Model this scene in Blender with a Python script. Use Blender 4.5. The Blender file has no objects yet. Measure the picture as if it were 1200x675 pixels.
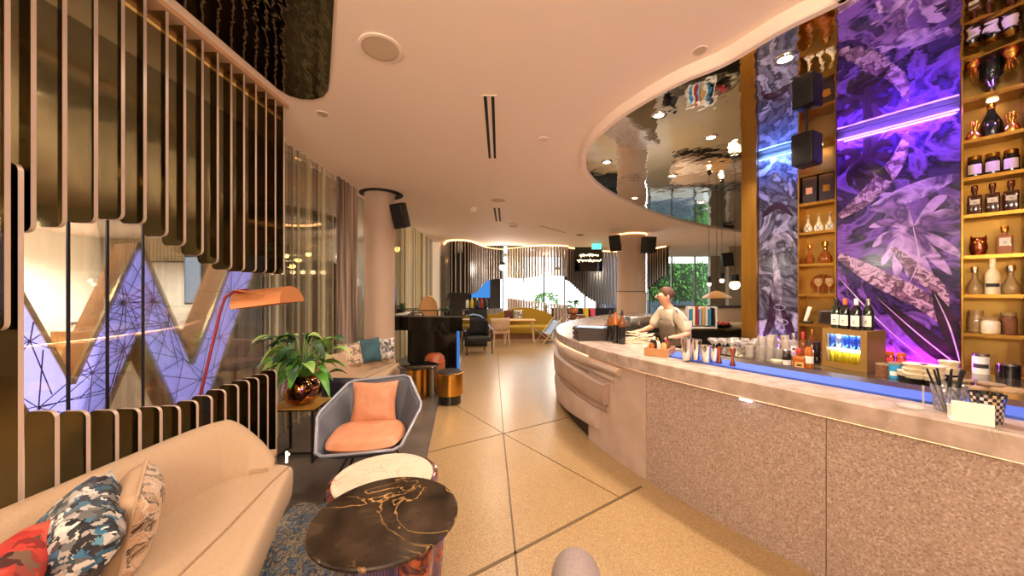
import bpy, bmesh, math, random
from mathutils import Vector, Matrix, Euler
random.seed(7)
PI = math.pi
sc = bpy.context.scene
C = sc.collection
F, CX, HY, EYE = 408.0, 600.0, 342.0, 1.6          # photograph calibration (1200x675)
CEIL = 3.3

def at_z(px, py, z):
    "ground position of a photographed point known to lie at height z"
    Y = F * (EYE - z) / (py - HY)
    return Vector(((px - CX) * Y / F, Y, z))

def at_y(px, py, Y):
    return Vector(((px - CX) * Y / F, Y, EYE - (py - HY) * Y / F))

def lin(c):
    if isinstance(c, str):
        c = tuple(int(c[i:i + 2], 16) / 255 for i in (0, 2, 4))
    return tuple((x / 12.92 if x <= .04045 else ((x + .055) / 1.055) ** 2.4) for x in c) + (1.0,)

# ------------------------------------------------------------------ materials
MATS = {}
def nodes(m):
    m.use_nodes = True
    return m.node_tree.nodes, m.node_tree.links

def M(name, col, rough=.5, metal=0.0, spec=.5, col2=None, scale=8, detail=4, lo=.35, hi=.65, tex='noise', stretch=(1, 1, 1),
      bump=0, bscale=None, emit=None, est=0, coat=0, distort=0):
    m = bpy.data.materials.new(name); MATS[name] = m
    N, L = nodes(m)
    b = N['Principled BSDF']
    b.inputs['Base Color'].default_value = lin(col)
    b.inputs['Roughness'].default_value = rough
    b.inputs['Metallic'].default_value = metal
    b.inputs['Specular IOR Level'].default_value = spec
    if coat:
        b.inputs['Coat Weight'].default_value = coat
        b.inputs['Coat Roughness'].default_value = .08
    if emit is not None:
        b.inputs['Emission Color'].default_value = lin(emit)
        b.inputs['Emission Strength'].default_value = est
    if col2 is not None or bump:
        tc = N.new('ShaderNodeTexCoord'); mp = N.new('ShaderNodeMapping')
        L.new(tc.outputs['Object'], mp.inputs['Vector'])
        mp.inputs['Scale'].default_value = stretch
        def texnode(s):
            if tex == 'voronoi':
                t = N.new('ShaderNodeTexVoronoi'); t.inputs['Scale'].default_value = s
                nz = N.new('ShaderNodeTexNoise'); nz.inputs['Scale'].default_value = s * .9; nz.inputs['Detail'].default_value = 3
                L.new(mp.outputs[0], nz.inputs['Vector'])
                va = N.new('ShaderNodeVectorMath'); va.operation = 'MULTIPLY_ADD'
                va.inputs[1].default_value = (distort * .2,) * 3
                L.new(nz.outputs['Color'], va.inputs[0]); L.new(mp.outputs[0], va.inputs[2])
                out = t.outputs['Color']
                bw = N.new('ShaderNodeRGBToBW'); L.new(out, bw.inputs[0]); out = bw.outputs[0]
            elif tex == 'wave':
                t = N.new('ShaderNodeTexWave'); t.inputs['Scale'].default_value = s
                t.inputs['Distortion'].default_value = distort; t.inputs['Detail'].default_value = detail
                out = t.outputs['Fac']
            else:
                t = N.new('ShaderNodeTexNoise'); t.inputs['Scale'].default_value = s
                t.inputs['Detail'].default_value = detail; t.inputs['Distortion'].default_value = distort
                out = t.outputs['Fac']
            L.new(va.outputs[0] if tex == 'voronoi' else mp.outputs[0], t.inputs['Vector'])
            return out
        if col2 is not None:
            r = N.new('ShaderNodeValToRGB')
            if isinstance(col2, (list, tuple)) and not isinstance(col2[0], float):
                cols = [col] + list(col2)
            else:
                cols = [col, col2]
            el = r.color_ramp.elements
            el[0].position = lo; el[0].color = lin(cols[0])
            el[1].position = hi; el[1].color = lin(cols[-1])
            for i, cc in enumerate(cols[1:-1]):
                e = el.new(lo + (hi - lo) * (i + 1) / (len(cols) - 1)); e.color = lin(cc)
            L.new(texnode(scale), r.inputs[0]); L.new(r.outputs[0], b.inputs['Base Color'])
        if bump:
            bp = N.new('ShaderNodeBump'); bp.inputs['Strength'].default_value = bump
            bp.inputs['Distance'].default_value = .02
            L.new(texnode(bscale or scale), bp.inputs['Height']); L.new(bp.outputs[0], b.inputs['Normal'])
    return m

def glass(name, tint='ffffff', gl=.12, rough=.02, body=0.0, bodycol='ffffff'):
    "thin clear glass: mostly see-through with a sharp reflection"
    m = bpy.data.materials.new(name); MATS[name] = m
    N, L = nodes(m); N.clear()
    o = N.new('ShaderNodeOutputMaterial'); t = N.new('ShaderNodeBsdfTransparent'); g = N.new('ShaderNodeBsdfGlossy')
    t.inputs[0].default_value = lin(tint); g.inputs['Roughness'].default_value = rough
    fr = N.new('ShaderNodeLayerWeight'); fr.inputs[0].default_value = .35
    mm = N.new('ShaderNodeMath'); mm.operation = 'MULTIPLY_ADD'
    L.new(fr.outputs['Fresnel'], mm.inputs[0]); mm.inputs[1].default_value = .75; mm.inputs[2].default_value = gl * .5
    mm.use_clamp = True
    mx = N.new('ShaderNodeMixShader')
    L.new(mm.outputs[0], mx.inputs[0]); L.new(t.outputs[0], mx.inputs[1]); L.new(g.outputs[0], mx.inputs[2])
    last = mx
    if body:
        d = N.new('ShaderNodeBsdfDiffuse'); d.inputs[0].default_value = lin(bodycol)
        m2 = N.new('ShaderNodeMixShader'); m2.inputs[0].default_value = body
        L.new(mx.outputs[0], m2.inputs[1]); L.new(d.outputs[0], m2.inputs[2]); last = m2
    L.new(last.outputs[0], o.inputs[0])
    return m

def sheer(name, col, cover_lo, cover_hi, scale, dark=None):
    "translucent hanging cloth: vertical threads of varying density"
    m = bpy.data.materials.new(name); MATS[name] = m
    N, L = nodes(m); N.clear()
    o = N.new('ShaderNodeOutputMaterial'); t = N.new('ShaderNodeBsdfTransparent'); d = N.new('ShaderNodeBsdfDiffuse')
    tr = N.new('ShaderNodeBsdfTranslucent')
    d.inputs[0].default_value = lin(col); tr.inputs[0].default_value = lin(col)
    a = N.new('ShaderNodeMixShader'); a.inputs[0].default_value = .35
    L.new(d.outputs[0], a.inputs[1]); L.new(tr.outputs[0], a.inputs[2])
    tc = N.new('ShaderNodeTexCoord'); mp = N.new('ShaderNodeMapping'); mp.inputs['Scale'].default_value = (scale, scale, .02)
    no = N.new('ShaderNodeTexNoise'); no.inputs['Scale'].default_value = 1; no.inputs['Detail'].default_value = 3
    L.new(tc.outputs['Object'], mp.inputs[0]); L.new(mp.outputs[0], no.inputs['Vector'])
    cr = N.new('ShaderNodeValToRGB'); cr.color_ramp.elements[0].position = .40; cr.color_ramp.elements[1].position = .62
    cr.color_ramp.elements[0].color = lin(dark or col); cr.color_ramp.elements[1].color = lin(col)
    m2 = N.new('ShaderNodeMapping'); m2.inputs['Scale'].default_value = (scale * .45, scale * .45, .02); n2 = N.new('ShaderNodeTexNoise'); n2.inputs['Detail'].default_value = 2
    n2.inputs['Scale'].default_value = 1; L.new(tc.outputs['Object'], m2.inputs[0]); L.new(m2.outputs[0], n2.inputs['Vector']); L.new(n2.outputs['Fac'], cr.inputs[0])
    L.new(cr.outputs[0], d.inputs[0]); L.new(cr.outputs[0], tr.inputs[0])
    mr = N.new('ShaderNodeMapRange'); mr.inputs[1].default_value = .35; mr.inputs[2].default_value = .65
    mr.inputs[3].default_value = cover_lo; mr.inputs[4].default_value = cover_hi
    L.new(no.outputs['Fac'], mr.inputs[0])
    mx = N.new('ShaderNodeMixShader')
    L.new(mr.outputs[0], mx.inputs[0]); L.new(t.outputs[0], mx.inputs[1]); L.new(a.outputs[0], mx.inputs[2])
    L.new(mx.outputs[0], o.inputs[0])
    return m

def emis(name, col, st):
    m = bpy.data.materials.new(name); MATS[name] = m
    N, L = nodes(m); N.clear()
    o = N.new('ShaderNodeOutputMaterial'); e = N.new('ShaderNodeEmission')
    e.inputs[0].default_value = lin(col); e.inputs[1].default_value = st
    L.new(e.outputs[0], o.inputs[0])
    return m

def terrazzo(name, base, chips, scale, rough, bumpy=0):
    m = bpy.data.materials.new(name); MATS[name] = m
    N, L = nodes(m); b = N['Principled BSDF']
    b.inputs['Roughness'].default_value = rough
    tc = N.new('ShaderNodeTexCoord')
    v = N.new('ShaderNodeTexVoronoi'); v.inputs['Scale'].default_value = scale
    L.new(tc.outputs['Object'], v.inputs['Vector'])
    r = N.new('ShaderNodeValToRGB'); r.color_ramp.interpolation = 'CONSTANT'
    bw = N.new('ShaderNodeSeparateColor'); L.new(v.outputs['Color'], bw.inputs[0])
    L.new(bw.outputs[0], r.inputs[0])
    el = r.color_ramp.elements
    el[0].position = 0; el[0].color = lin(base); el[1].position = .5; el[1].color = lin(chips[0])
    for i, c in enumerate(chips[1:]):
        e = el.new(.62 + .12 * i); e.color = lin(c)
    n = N.new('ShaderNodeTexNoise'); n.inputs['Scale'].default_value = 1.3; n.inputs['Detail'].default_value = 5
    L.new(tc.outputs['Object'], n.inputs['Vector'])
    mx = N.new('ShaderNodeMix'); mx.data_type = 'RGBA'; mx.blend_type = 'MULTIPLY'; mx.inputs[0].default_value = .35
    L.new(r.outputs[0], mx.inputs[6]); L.new(n.outputs['Fac'], mx.inputs[7])
    mg = N.new('ShaderNodeMix'); mg.data_type = 'RGBA'; mg.inputs[0].default_value = .45
    mg.inputs[7].default_value = lin(base); L.new(mx.outputs[2], mg.inputs[6])
    L.new(mg.outputs[2], b.inputs['Base Color'])
    if bumpy:
        bp = N.new('ShaderNodeBump'); bp.inputs['Strength'].default_value = bumpy; bp.inputs['Distance'].default_value = .004
        L.new(bw.outputs[0], bp.inputs['Height']); L.new(bp.outputs[0], b.inputs['Normal'])
    return m

def marble(name, base, mid, vein, scale, w=.02, rough=.12):
    m = bpy.data.materials.new(name); MATS[name] = m
    N, L = nodes(m); b = N['Principled BSDF']; b.inputs['Roughness'].default_value = rough
    tc = N.new('ShaderNodeTexCoord')
    n1 = N.new('ShaderNodeTexNoise'); n1.inputs['Scale'].default_value = scale * 2.2; n1.inputs['Detail'].default_value = 8
    L.new(tc.outputs['Object'], n1.inputs['Vector'])
    r1 = N.new('ShaderNodeValToRGB'); r1.color_ramp.elements[0].position = .35; r1.color_ramp.elements[0].color = lin(base)
    r1.color_ramp.elements[1].position = .72; r1.color_ramp.elements[1].color = lin(mid)
    L.new(n1.outputs['Fac'], r1.inputs[0])
    n2 = N.new('ShaderNodeTexNoise'); n2.inputs['Scale'].default_value = scale; n2.inputs['Detail'].default_value = 5
    n2.inputs['Distortion'].default_value = 1.2
    L.new(tc.outputs['Object'], n2.inputs['Vector'])
    s = N.new('ShaderNodeMath'); s.operation = 'SUBTRACT'; s.inputs[1].default_value = .5; L.new(n2.outputs['Fac'], s.inputs[0])
    a = N.new('ShaderNodeMath'); a.operation = 'ABSOLUTE'; L.new(s.outputs[0], a.inputs[0])
    mr = N.new('ShaderNodeMapRange'); mr.inputs[1].default_value = 0; mr.inputs[2].default_value = w
    mr.inputs[3].default_value = 1; mr.inputs[4].default_value = 0
    L.new(a.outputs[0], mr.inputs[0])
    mk = N.new('ShaderNodeMath'); mk.operation = 'MULTIPLY'; L.new(mr.outputs[0], mk.inputs[0])
    n3 = N.new('ShaderNodeTexNoise'); n3.inputs['Scale'].default_value = scale * .8
    L.new(tc.outputs['Object'], n3.inputs['Vector'])
    r3 = N.new('ShaderNodeMapRange'); r3.inputs[1].default_value = .42; r3.inputs[2].default_value = .58
    L.new(n3.outputs['Fac'], r3.inputs[0]); L.new(r3.outputs[0], mk.inputs[1])
    mx = N.new('ShaderNodeMix'); mx.data_type = 'RGBA'
    L.new(mk.outputs[0], mx.inputs[0]); L.new(r1.outputs[0], mx.inputs[6]); mx.inputs[7].default_value = lin(vein)
    L.new(mx.outputs[2], b.inputs['Base Color'])
    return m

# ------------------------------------------------------------------ mesh builder
class MB:
    def __init__(s):
        s.bm = bmesh.new(); s.mi = 0; s.n0 = 0
    def m(s, i):
        s.mi = i; return s
    def f(s, vs):
        try:
            fc = s.bm.faces.new(vs); fc.material_index = s.mi; return fc
        except ValueError:
            return None
    def v(s, co):
        return s.bm.verts.new(co)
    def box(s, c, d, rz=0, bev=0, R=None):
        R = R if R is not None else Matrix.Rotation(rz, 3, 'Z')
        c = Vector(c); hx, hy, hz = d[0] / 2, d[1] / 2, d[2] / 2
        vs = [s.v(c + R @ Vector((x, y, z))) for x in (-hx, hx) for y in (-hy, hy) for z in (-hz, hz)]
        fs = [s.f([vs[i] for i in q]) for q in ((0, 1, 3, 2), (4, 6, 7, 5), (0, 4, 5, 1), (2, 3, 7, 6), (0, 2, 6, 4), (1, 5, 7, 3))]
        if bev:
            es = {e for fc in fs for e in fc.edges}
            r = bmesh.ops.bevel(s.bm, geom=list(es), offset=bev, segments=3, profile=.5, affect='EDGES')
            for fc in r['faces']: fc.material_index = s.mi
        return s
    def cyl(s, p0, p1, r0, r1=None, n=16, cap=True):
        r1 = r0 if r1 is None else r1
        p0, p1 = Vector(p0), Vector(p1)
        d = (p1 - p0).normalized()
        a = d.orthogonal().normalized(); b = d.cross(a)
        A = [s.v(p0 + (a * math.cos(2 * PI * i / n) + b * math.sin(2 * PI * i / n)) * r0) for i in range(n)]
        B = [s.v(p1 + (a * math.cos(2 * PI * i / n) + b * math.sin(2 * PI * i / n)) * r1) for i in range(n)]
        for i in range(n):
            s.f([A[i], A[(i + 1) % n], B[(i + 1) % n], B[i]])
        if cap:
            s.f(A[::-1]); s.f(B)
        return s
    def lathe(s, prof, c=(0, 0, 0), n=24, arc=None):
        c = Vector(c); rings = []
        for r, z in prof:
            if r < 1e-5:
                rings.append([s.v(c + Vector((0, 0, z)))])
            else:
                rings.append([s.v(c + Vector((r * math.cos(2 * PI * i / n), r * math.sin(2 * PI * i / n), z))) for i in range(n)])
        for A, B in zip(rings, rings[1:]):
            for i in range(n):
                j = (i + 1) % n
                if len(A) == 1 and len(B) == 1: continue
                if len(A) == 1: s.f([A[0], B[j], B[i]])
                elif len(B) == 1: s.f([A[i], A[j], B[0]])
                else: s.f([A[i], A[j], B[j], B[i]])
        return s
    def prism(s, poly, z0, z1, side=None):
        A = [s.v((p[0], p[1], z0)) for p in poly]; B = [s.v((p[0], p[1], z1)) for p in poly]
        s.f(A[::-1]); s.f(B)
        k = s.mi
        if side is not None: s.mi = side
        n = len(poly)
        for i in range(n):
            s.f([A[i], A[(i + 1) % n], B[(i + 1) % n], B[i]])
        s.mi = k
        return s
    def slab(s, poly3, d, side=None):
        "any planar 3-D outline pushed along vector d"
        d = Vector(d)
        A = [s.v(Vector(p)) for p in poly3]; B = [s.v(Vector(p) + d) for p in poly3]
        s.f(A[::-1]); s.f(B); k = s.mi
        if side is not None: s.mi = side
        n = len(A)
        for i in range(n): s.f([A[i], A[(i + 1) % n], B[(i + 1) % n], B[i]])
        s.mi = k
        return s
    def tube(s, pts, r, n=8, closed=False, cap=True):
        pts = [Vector(p) for p in pts]; rings = []; m = len(pts)
        rr = r if isinstance(r, (list, tuple)) else [r] * m
        up = None
        for i, p in enumerate(pts):
            if closed: d = pts[(i + 1) % m] - pts[i - 1]
            else: d = pts[min(i + 1, m - 1)] - pts[max(i - 1, 0)]
            d.normalize()
            if up is None: a = d.orthogonal().normalized()
            else:
                a = up - d * up.dot(d)
                a = a.normalized() if a.length > 1e-6 else d.orthogonal().normalized()
            up = a; b = d.cross(a)
            rings.append([s.v(p + (a * math.cos(2 * PI * k / n) + b * math.sin(2 * PI * k / n)) * rr[i]) for k in range(n)])
        seq = list(zip(rings, rings[1:])) + ([(rings[-1], rings[0])] if closed else [])
        for A, B in seq:
            for k in range(n):
                s.f([A[k], A[(k + 1) % n], B[(k + 1) % n], B[k]])
        if cap and not closed:
            s.f(rings[0][::-1]); s.f(rings[-1])
        return s
    def ball(s, c, r, n=16, m=10):
        r = r if isinstance(r, (list, tuple)) else (r, r, r)
        c = Vector(c); rings = []
        for j in range(m + 1):
            t = PI * j / m
            if j in (0, m): rings.append([s.v(c + Vector((0, 0, r[2] * math.cos(t))))])
            else: rings.append([s.v(c + Vector((r[0] * math.sin(t) * math.cos(2 * PI * i / n), r[1] * math.sin(t) * math.sin(2 * PI * i / n), r[2] * math.cos(t)))) for i in range(n)])
        for A, B in zip(rings, rings[1:]):
            for i in range(n):
                j = (i + 1) % n
                if len(A) == 1: s.f([A[0], B[i], B[j]])
                elif len(B) == 1: s.f([A[i], B[0], A[j]])
                else: s.f([A[i], B[i], B[j], A[j]])
        return s
    def sweep(s, prof, pts, nrm, closed=True, cap=True):
        "profile [(offset, z)] carried along a plan path; closed = closed profile"
        rings = []
        for p, q in zip(pts, nrm):
            rings.append([s.v((p[0] + q[0] * o, p[1] + q[1] * o, z)) for o, z in prof])
        k = len(prof)
        for A, B in zip(rings, rings[1:]):
            for i in range(k if closed else k - 1):
                s.f([A[i], B[i], B[(i + 1) % k], A[(i + 1) % k]])
        if cap and closed:
            s.f(rings[0]); s.f(rings[-1][::-1])
        return s
    def grid(s, fn, nu, nv, wrap=False):
        G = [[s.v(fn(i / nu, j / nv)) for j in range(nv + 1)] for i in range(nu + 1)]
        for i in range(nu):
            for j in range(nv):
                s.f([G[i][j], G[i + 1][j], G[i + 1][j + 1], G[i][j + 1]])
        return s
    def build(s, name, mats, parent=None, smooth=35, solid=0, sub=0, loc=None, flip=True):
        if flip: bmesh.ops.recalc_face_normals(s.bm, faces=s.bm.faces[:])
        me = bpy.data.meshes.new(name); s.bm.to_mesh(me); s.bm.free()
        for mm in (mats if isinstance(mats, (list, tuple)) else [mats]):
            me.materials.append(MATS[mm] if isinstance(mm, str) else mm)
        o = bpy.data.objects.new(name, me); C.objects.link(o)
        if smooth:
            me.polygons.foreach_set('use_smooth', [True] * len(me.polygons))
            me.set_sharp_from_angle(angle=math.radians(smooth))
        if parent is not None: o.parent = parent
        if loc is not None: o.location = loc
        if solid:
            md = o.modifiers.new('Solidify', 'SOLIDIFY'); md.thickness = solid; md.offset = 0
        if sub:
            md = o.modifiers.new('Subsurf', 'SUBSURF'); md.levels = sub; md.render_levels = sub
        return o

def tag(o, label, cat, group=None, kind=None):
    o['label'] = label; o['category'] = cat
    if group: o['group'] = group
    if kind: o['kind'] = kind
    return o

def thing(name, label, cat, loc=(0, 0, 0), rz=0, group=None, rot=None):
    o = bpy.data.objects.new(name, None); C.objects.link(o)
    o.empty_display_size = .1
    o.location = loc; o.rotation_euler = rot if rot is not None else (0, 0, rz)
    return tag(o, label, cat, group)

KIDS = {}
def copy_tree(o, label=None, loc=None, rz=None, rot=None, scale=None, parent=None):
    c = o.copy(); C.objects.link(c)
    if parent is not None: c.parent = parent
    if label: c['label'] = label
    if loc is not None: c.location = loc
    if rz is not None: c.rotation_euler = (0, 0, rz)
    if rot is not None: c.rotation_euler = rot
    if scale is not None: c.scale = scale if isinstance(scale, (tuple, list)) else (scale,) * 3
    for ch in list(o.children): copy_tree(ch, parent=c)
    return c

def struct(name, mb, mats, smooth=35):
    o = mb.build(name, mats, None, smooth); o['kind'] = 'structure'
    return o

def catmull(pts, per=10):
    P = [Vector(p).to_2d() if len(p) > 2 else Vector(p) for p in pts]
    P = [P[0] * 2 - P[1]] + P + [P[-1] * 2 - P[-2]]
    out = []
    for i in range(1, len(P) - 2):
        for k in range(per):
            t = k / per
            a, b, c, d = P[i - 1], P[i], P[i + 1], P[i + 2]
            out.append(.5 * ((2 * b) + (c - a) * t + (2 * a - 5 * b + 4 * c - d) * t * t + (3 * b - a - 3 * c + d) * t ** 3))
    out.append(P[-2])
    return out

def normals(pts, side=1):
    out = []
    for i in range(len(pts)):
        d = (pts[min(i + 1, len(pts) - 1)] - pts[max(i - 1, 0)]).normalized()
        out.append(Vector((d.y, -d.x)) * side)
    return out

def rounded(x0, x1, z0, z1, r, n=5):
    r = min(r, (x1 - x0) / 2 - 1e-4, (z1 - z0) / 2 - 1e-4)
    out = []
    for cx, cz, a0 in ((x1 - r, z1 - r, 0), (x0 + r, z1 - r, PI / 2), (x0 + r, z0 + r, PI), (x1 - r, z0 + r, 1.5 * PI)):
        for k in range(n + 1):
            a = a0 + PI / 2 * k / n
            out.append((cx + r * math.cos(a), cz + r * math.sin(a)))
    return out

def pillow_mesh(w, h, t, n=14, sag=.12):
    b = MB()
    def side(sg):
        def fn(u, v):
            x, y = u * 2 - 1, v * 2 - 1
            pin = 1 - sag * (x * x) * (1 - y * y) * 0 
            ex = 1 - .10 * (1 - abs(y) ** 1.5) * abs(x) ** 3
            ey = 1 - .10 * (1 - abs(x) ** 1.5) * abs(y) ** 3
            k = max(0, (1 - x ** 4) * (1 - y ** 4)) ** .5
            wr = 1 + .06 * math.sin(5 * x + 2 * y) * math.sin(3 * y - x)
            return Vector((x * w / 2 * ex, sg * t / 2 * k * wr, y * h / 2 * ey))
        return fn
    b.grid(side(1), n, n); b.grid(side(-1), n, n)
    bmesh.ops.remove_doubles(b.bm, verts=b.bm.verts[:], dist=.0006)
    return b
# ------------------------------------------------------------------ palette
terrazzo('terrazzo', 'a1825a', ['b4966c', '886c48', 'c6ac80', '785e3e'], 170, .28)
M('stone_floor', '4a423c', .4, col2='62574e', scale=3, detail=6, bump=.05)
M('joint', '5a431f', .5)
M('band_floor', 'a5835a', .3, col2='b08e62', scale=60)
M('plaster', 'f4e0d0', .75)
M('pale_wall', 'd4d8da', .6)
M('plaster_wall', 'a89a84', .7, col2='b5a78f', scale=2)
M('lobby_wall', 'f1ece0', .7)
M('dark_wall', '3b342c', .6, col2='463d33', scale=3)
M('column', 'c9ae98', .55, col2='bfa48e', scale=2, stretch=(1, 1, .3))
M('column_base', 'cfb196', .6)
M('black_mirror', '6e6856', .04, 1.0, bump=.45, bscale=2.6, stretch=(1.6, .6, 1))
M('bar_mirror', 'e2e2e2', .03, 1.0, bump=.6, bscale=1.5, stretch=(1, .6, 1))
M('fin', '8c8364', .06, 1.0, bump=.03, bscale=1.5)
M('fin_edge', 'd0b8a6', .35, .3)
M('trim_bronze', 'd2a883', .35, .4)
M('far_fin', '4c4743', .35, .6)
M('far_fin_light', 'aaa096', .35, .4)
M('brass', 'b98a3e', .28, 1.0, col2='a87a30', scale=2, stretch=(8, 8, .5))
M('brass_back', '97783a', .42, .8, col2='a88642', scale=1.5, detail=2)
M('gold', 'd8a24a', .22, 1.0)
M('gold_top', 'dca850', .35, .6)
M('steel', 'b8b4b0', .25, 1.0)
M('chrome', 'e6e2de', .06, 1.0)
M('black', '16130f', .4)
M('black_gloss', '0e0c0b', .08, coat=.5)
M('black_soft', '1c1a1a', .8)
M('mullion', '231f30', .35)
M('copper', 'c8804e', .42, .45)
M('jigger', 'a5573c', .22, .9)
M('red_metal', '8c1f24', .35, .3)
M('fabric_cream', 'bda083', .85, col2='b39677', scale=180, bump=.12, bscale=260)
M('fabric_cream_seam', '9c7e62', .85)
M('fabric_base', '8f7d6d', .85)
M('sequin', 'e9cdb0', .3, .35, col2=['d9b08c', 'f2e0cc', '4a3020', 'e0c0a0', '5a3c28'], scale=15, lo=.36, hi=.66, bump=.6, bscale=120, distort=.6)
M('cushion_plain', 'bf9f80', .85, bump=.1, bscale=200)
M('pattern_blue', '121418', .75, tex='voronoi', col2=['6a6a6e', '17191f', '2a2c32', 'efe8e0', '1b1d22', '1a1214', '3a6f92', '2a1a18', 'e6dbd0', '101216', '4f7f96', '3a2a26', 'e6ded6', '17191f', '8a8480'], scale=36, lo=.08, hi=.92, distort=.35)
M('pattern_red', 'c23a2c', .75, tex='voronoi', col2=['e0604a', '3d1512', 'd0402f', 'b82a24', '2a1614', '8a6a50'], scale=20, lo=.08, hi=.92, distort=.4)
M('teal_velvet', '24444f', .6, col2='35606c', scale=7, bump=.1)
M('pattern_small', '17171b', .75, tex='voronoi', col2=['c9bfb4', '1a1b22', 'e8ded2', '3b3f52'], scale=34, lo=.1, hi=.9, distort=.2)
M('leather', 'cc8a66', .45, col2='c07c58', scale=14, bump=.1)
M('shell_grey', '54555e', .5, .15, col2='60616a', scale=160)
M('shell_rim', '9b9ca6', .35, .4)
M('velvet_grey', '8a7a78', .85, col2='94837f', scale=90)
M('orange_wood', 'a8532a', .4, col2='8f431f', scale=3, stretch=(1, 1, 8))
M('navy', '1e1c28', .6)
marble('marble_black', '1c1510', '4a3a2b', 'd9a564', 2.3, .010)
marble('marble_white', 'd6c6b0', 'c8b79e', 'b09878', 3.5, .02, .25)
marble('marble_bar', 'b8a294', '94806f', 'c4b2a2', 5, .006, .22)
M('agate', '7a3218', .12, col2=['2a1a26', 'a3481c', '5a5068', '8a3a1a', '241410'], scale=4, detail=4, lo=.32, hi=.7, distort=3, coat=.5)
M('mesh_purple', '6f5a78', .45, .4, tex='wave', col2='43344f', scale=30, detail=0)
M('rug', '34465c', .95, col2=['6f8296', '2b3a50', 'b09a78', '42566d', '8f8468'], scale=26, detail=3, lo=.32, hi=.68, bump=.4, bscale=220, stretch=(1, .6, 1))
terrazzo('bar_panel', 'a68d7d', ['bba292', '8c7666', 'd2bcac', '6e594b'], 130, .6, .4)
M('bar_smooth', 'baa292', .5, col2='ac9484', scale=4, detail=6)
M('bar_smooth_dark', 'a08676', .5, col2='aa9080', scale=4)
M('back_counter', '2c2419', .2, col2=['4a3d28', '241d14', '6a563a'], scale=6, detail=6, coat=.3)
M('mat_blue', '3d5fc8', .7, bump=.5, bscale=320)
M('rail', '9a8f88', .3, .9, tex='wave', col2='3a332e', scale=14, detail=0, stretch=(1, 1, 1))
glass('glass', 'fdfaf4', .26, body=.20, bodycol='fff6e8')
glass('glass_amber', 'e8b070', .14, body=.25, bodycol='b06a28')
glass('glass_cream', 'f3e0b8', .2, body=.22, bodycol='e6cf9c')
glass('pane', 'f6f4ef', .05)
glass('jar_peach', 'f2c0a0', .2, body=.3, bodycol='e8a880')
sheer('sheer', 'e6d9b4', .15, .75, 22, '5e5440')
sheer('sheer_light', 'c9bda8', .0, .16, 40)
sheer('sheer_far', 'ddcda0', .35, .9, 15, '52482f')
M('drape', '5c4c42', .85, col2='b09a88', scale=22, stretch=(1, 1, .02), lo=.4, hi=.6, detail=2)
M('bottle_dark', '15110e', .08, coat=.6)
M('bottle_green', '1c2414', .08, coat=.6)
M('gin_red', '3a140c', .1, coat=.6, col2='551d10', scale=12)
M('amber', 'a5571c', .08, coat=.6)
M('label', 'e9e0cf', .6)
M('label_orange', 'd8a25c', .6)
M('label_blue', '2f8fc0', .5)
M('ink', '2a2420', .6)
M('cap_red', 'a82a20', .4)
M('cap_orange', 'd9601c', .4)
M('cream_goods', 'e8d6b4', .6, col2='d8c29a', scale=30)
M('brown_goods', '7a4a28', .7, col2='5e3820', scale=40)
M('white_matte', 'efe6da', .7)
M('card_dark', '2a1512', .4)
M('tan_box', 'c08a58', .6, col2='b07c4c', scale=3, stretch=(1, 8, 1))
M('tray_dark', '3f332c', .5)
M('fridge_body', 'b08a4a', .35, .6)
M('can_blue', '2858c8', .25, .5)
M('can_silver', 'b4c8e4', .25, .6)
M('can_yellow', 'e0c428', .3, .3)
emis('fridge_fill', 'eaf3ff', 60)
emis('blue_pane', '4f9af0', .7)
emis('fridge_light', 'dfeeff', 5)
emis('sky_pane', 'cfe4ff', 1.3)
emis('fill_globe', 'ffcf95', 6)
emis('bulb', 'ffc56a', 26)
emis('bulb_soft', 'ffd9a0', 9)
emis('downlight', 'ffd7a0', 22)
emis('led_violet', '8a50ff', 9)
emis('led_blue', '4a6cff', 14)
emis('led_magenta', 'd020ff', 9)
emis('led_warm', 'ffb878', 7)
emis('led_bar', 'ffc896', 22)
emis('led_dim', 'ffb878', 1.6)
emis('led_white', 'eaf4ff', 12)
M('lip', 'a8584a', .5)
M('paving', 'b8b4ac', .8)
M('fence_blue', '7f93b8', .6)
M('facade', '6a4f58', .7)
emis('led_blue_soft', '4a90e8', .6)
emis('exit_green', '39d6c8', 4)
emis('neon', 'ffe2a0', 7)
emis('w_face', 'a8a0ff', 2.1)
M('w_gold', 'e0d09a', .25, .7)
M('w_side', 'c8924e', .55, col2='b57f3e', scale=5, stretch=(1, 1, .2))
M('w_line', '232044', .5)
M('leaf', '3f7a22', .4, col2='5f9c30', scale=6, coat=.2)
M('leaf_pale', '9cb35a', .45, col2='6f9a3c', scale=10)
M('leaf_dark', '223f22', .5, col2='34562c', scale=6)
M('hedge', '4f9a3a', .7, col2=['7fc058', '2f6a2a', 'b0dc80'], scale=5, detail=6, lo=.3, hi=.7)
M('iridescent', '8a4a20', .05, 1.0, col2=['c07a24', '4a2a6a', 'b09030', '7a2a1a', '2a2030'], scale=5, detail=3, lo=.3, hi=.72, distort=2)
M('skin', 'd09a78', .55)
M('hair', '5a3820', .7)
M('shirt', 'ccc0a6', .85)
M('apron', '6a5844', .8)
M('trousers', '25221f', .85)
M('mustard', '9a7a1a', .85, col2='a8861f', scale=90)
M('plum', '5a2a22', .8)
M('chair_beige', 'c8a888', .8)
M('sling_blue', '8fb0d8', .7)
M('wood_light', 'cf9a58', .5, col2='bd8848', scale=2, stretch=(6, 6, .4))
M('walnut', '7a4a2a', .5, col2='6a3d20', scale=3)
M('ceil_grey', 'cdb59c', .7)
M('vent_dark', '1a1512', .8)
M('pouf', 'a04a22', .3, coat=.3, col2='8a3c1a', scale=5)
M('yellow_soft', 'e8c020', .7)
M('pink_soft', 'd84a6a', .7)

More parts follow.
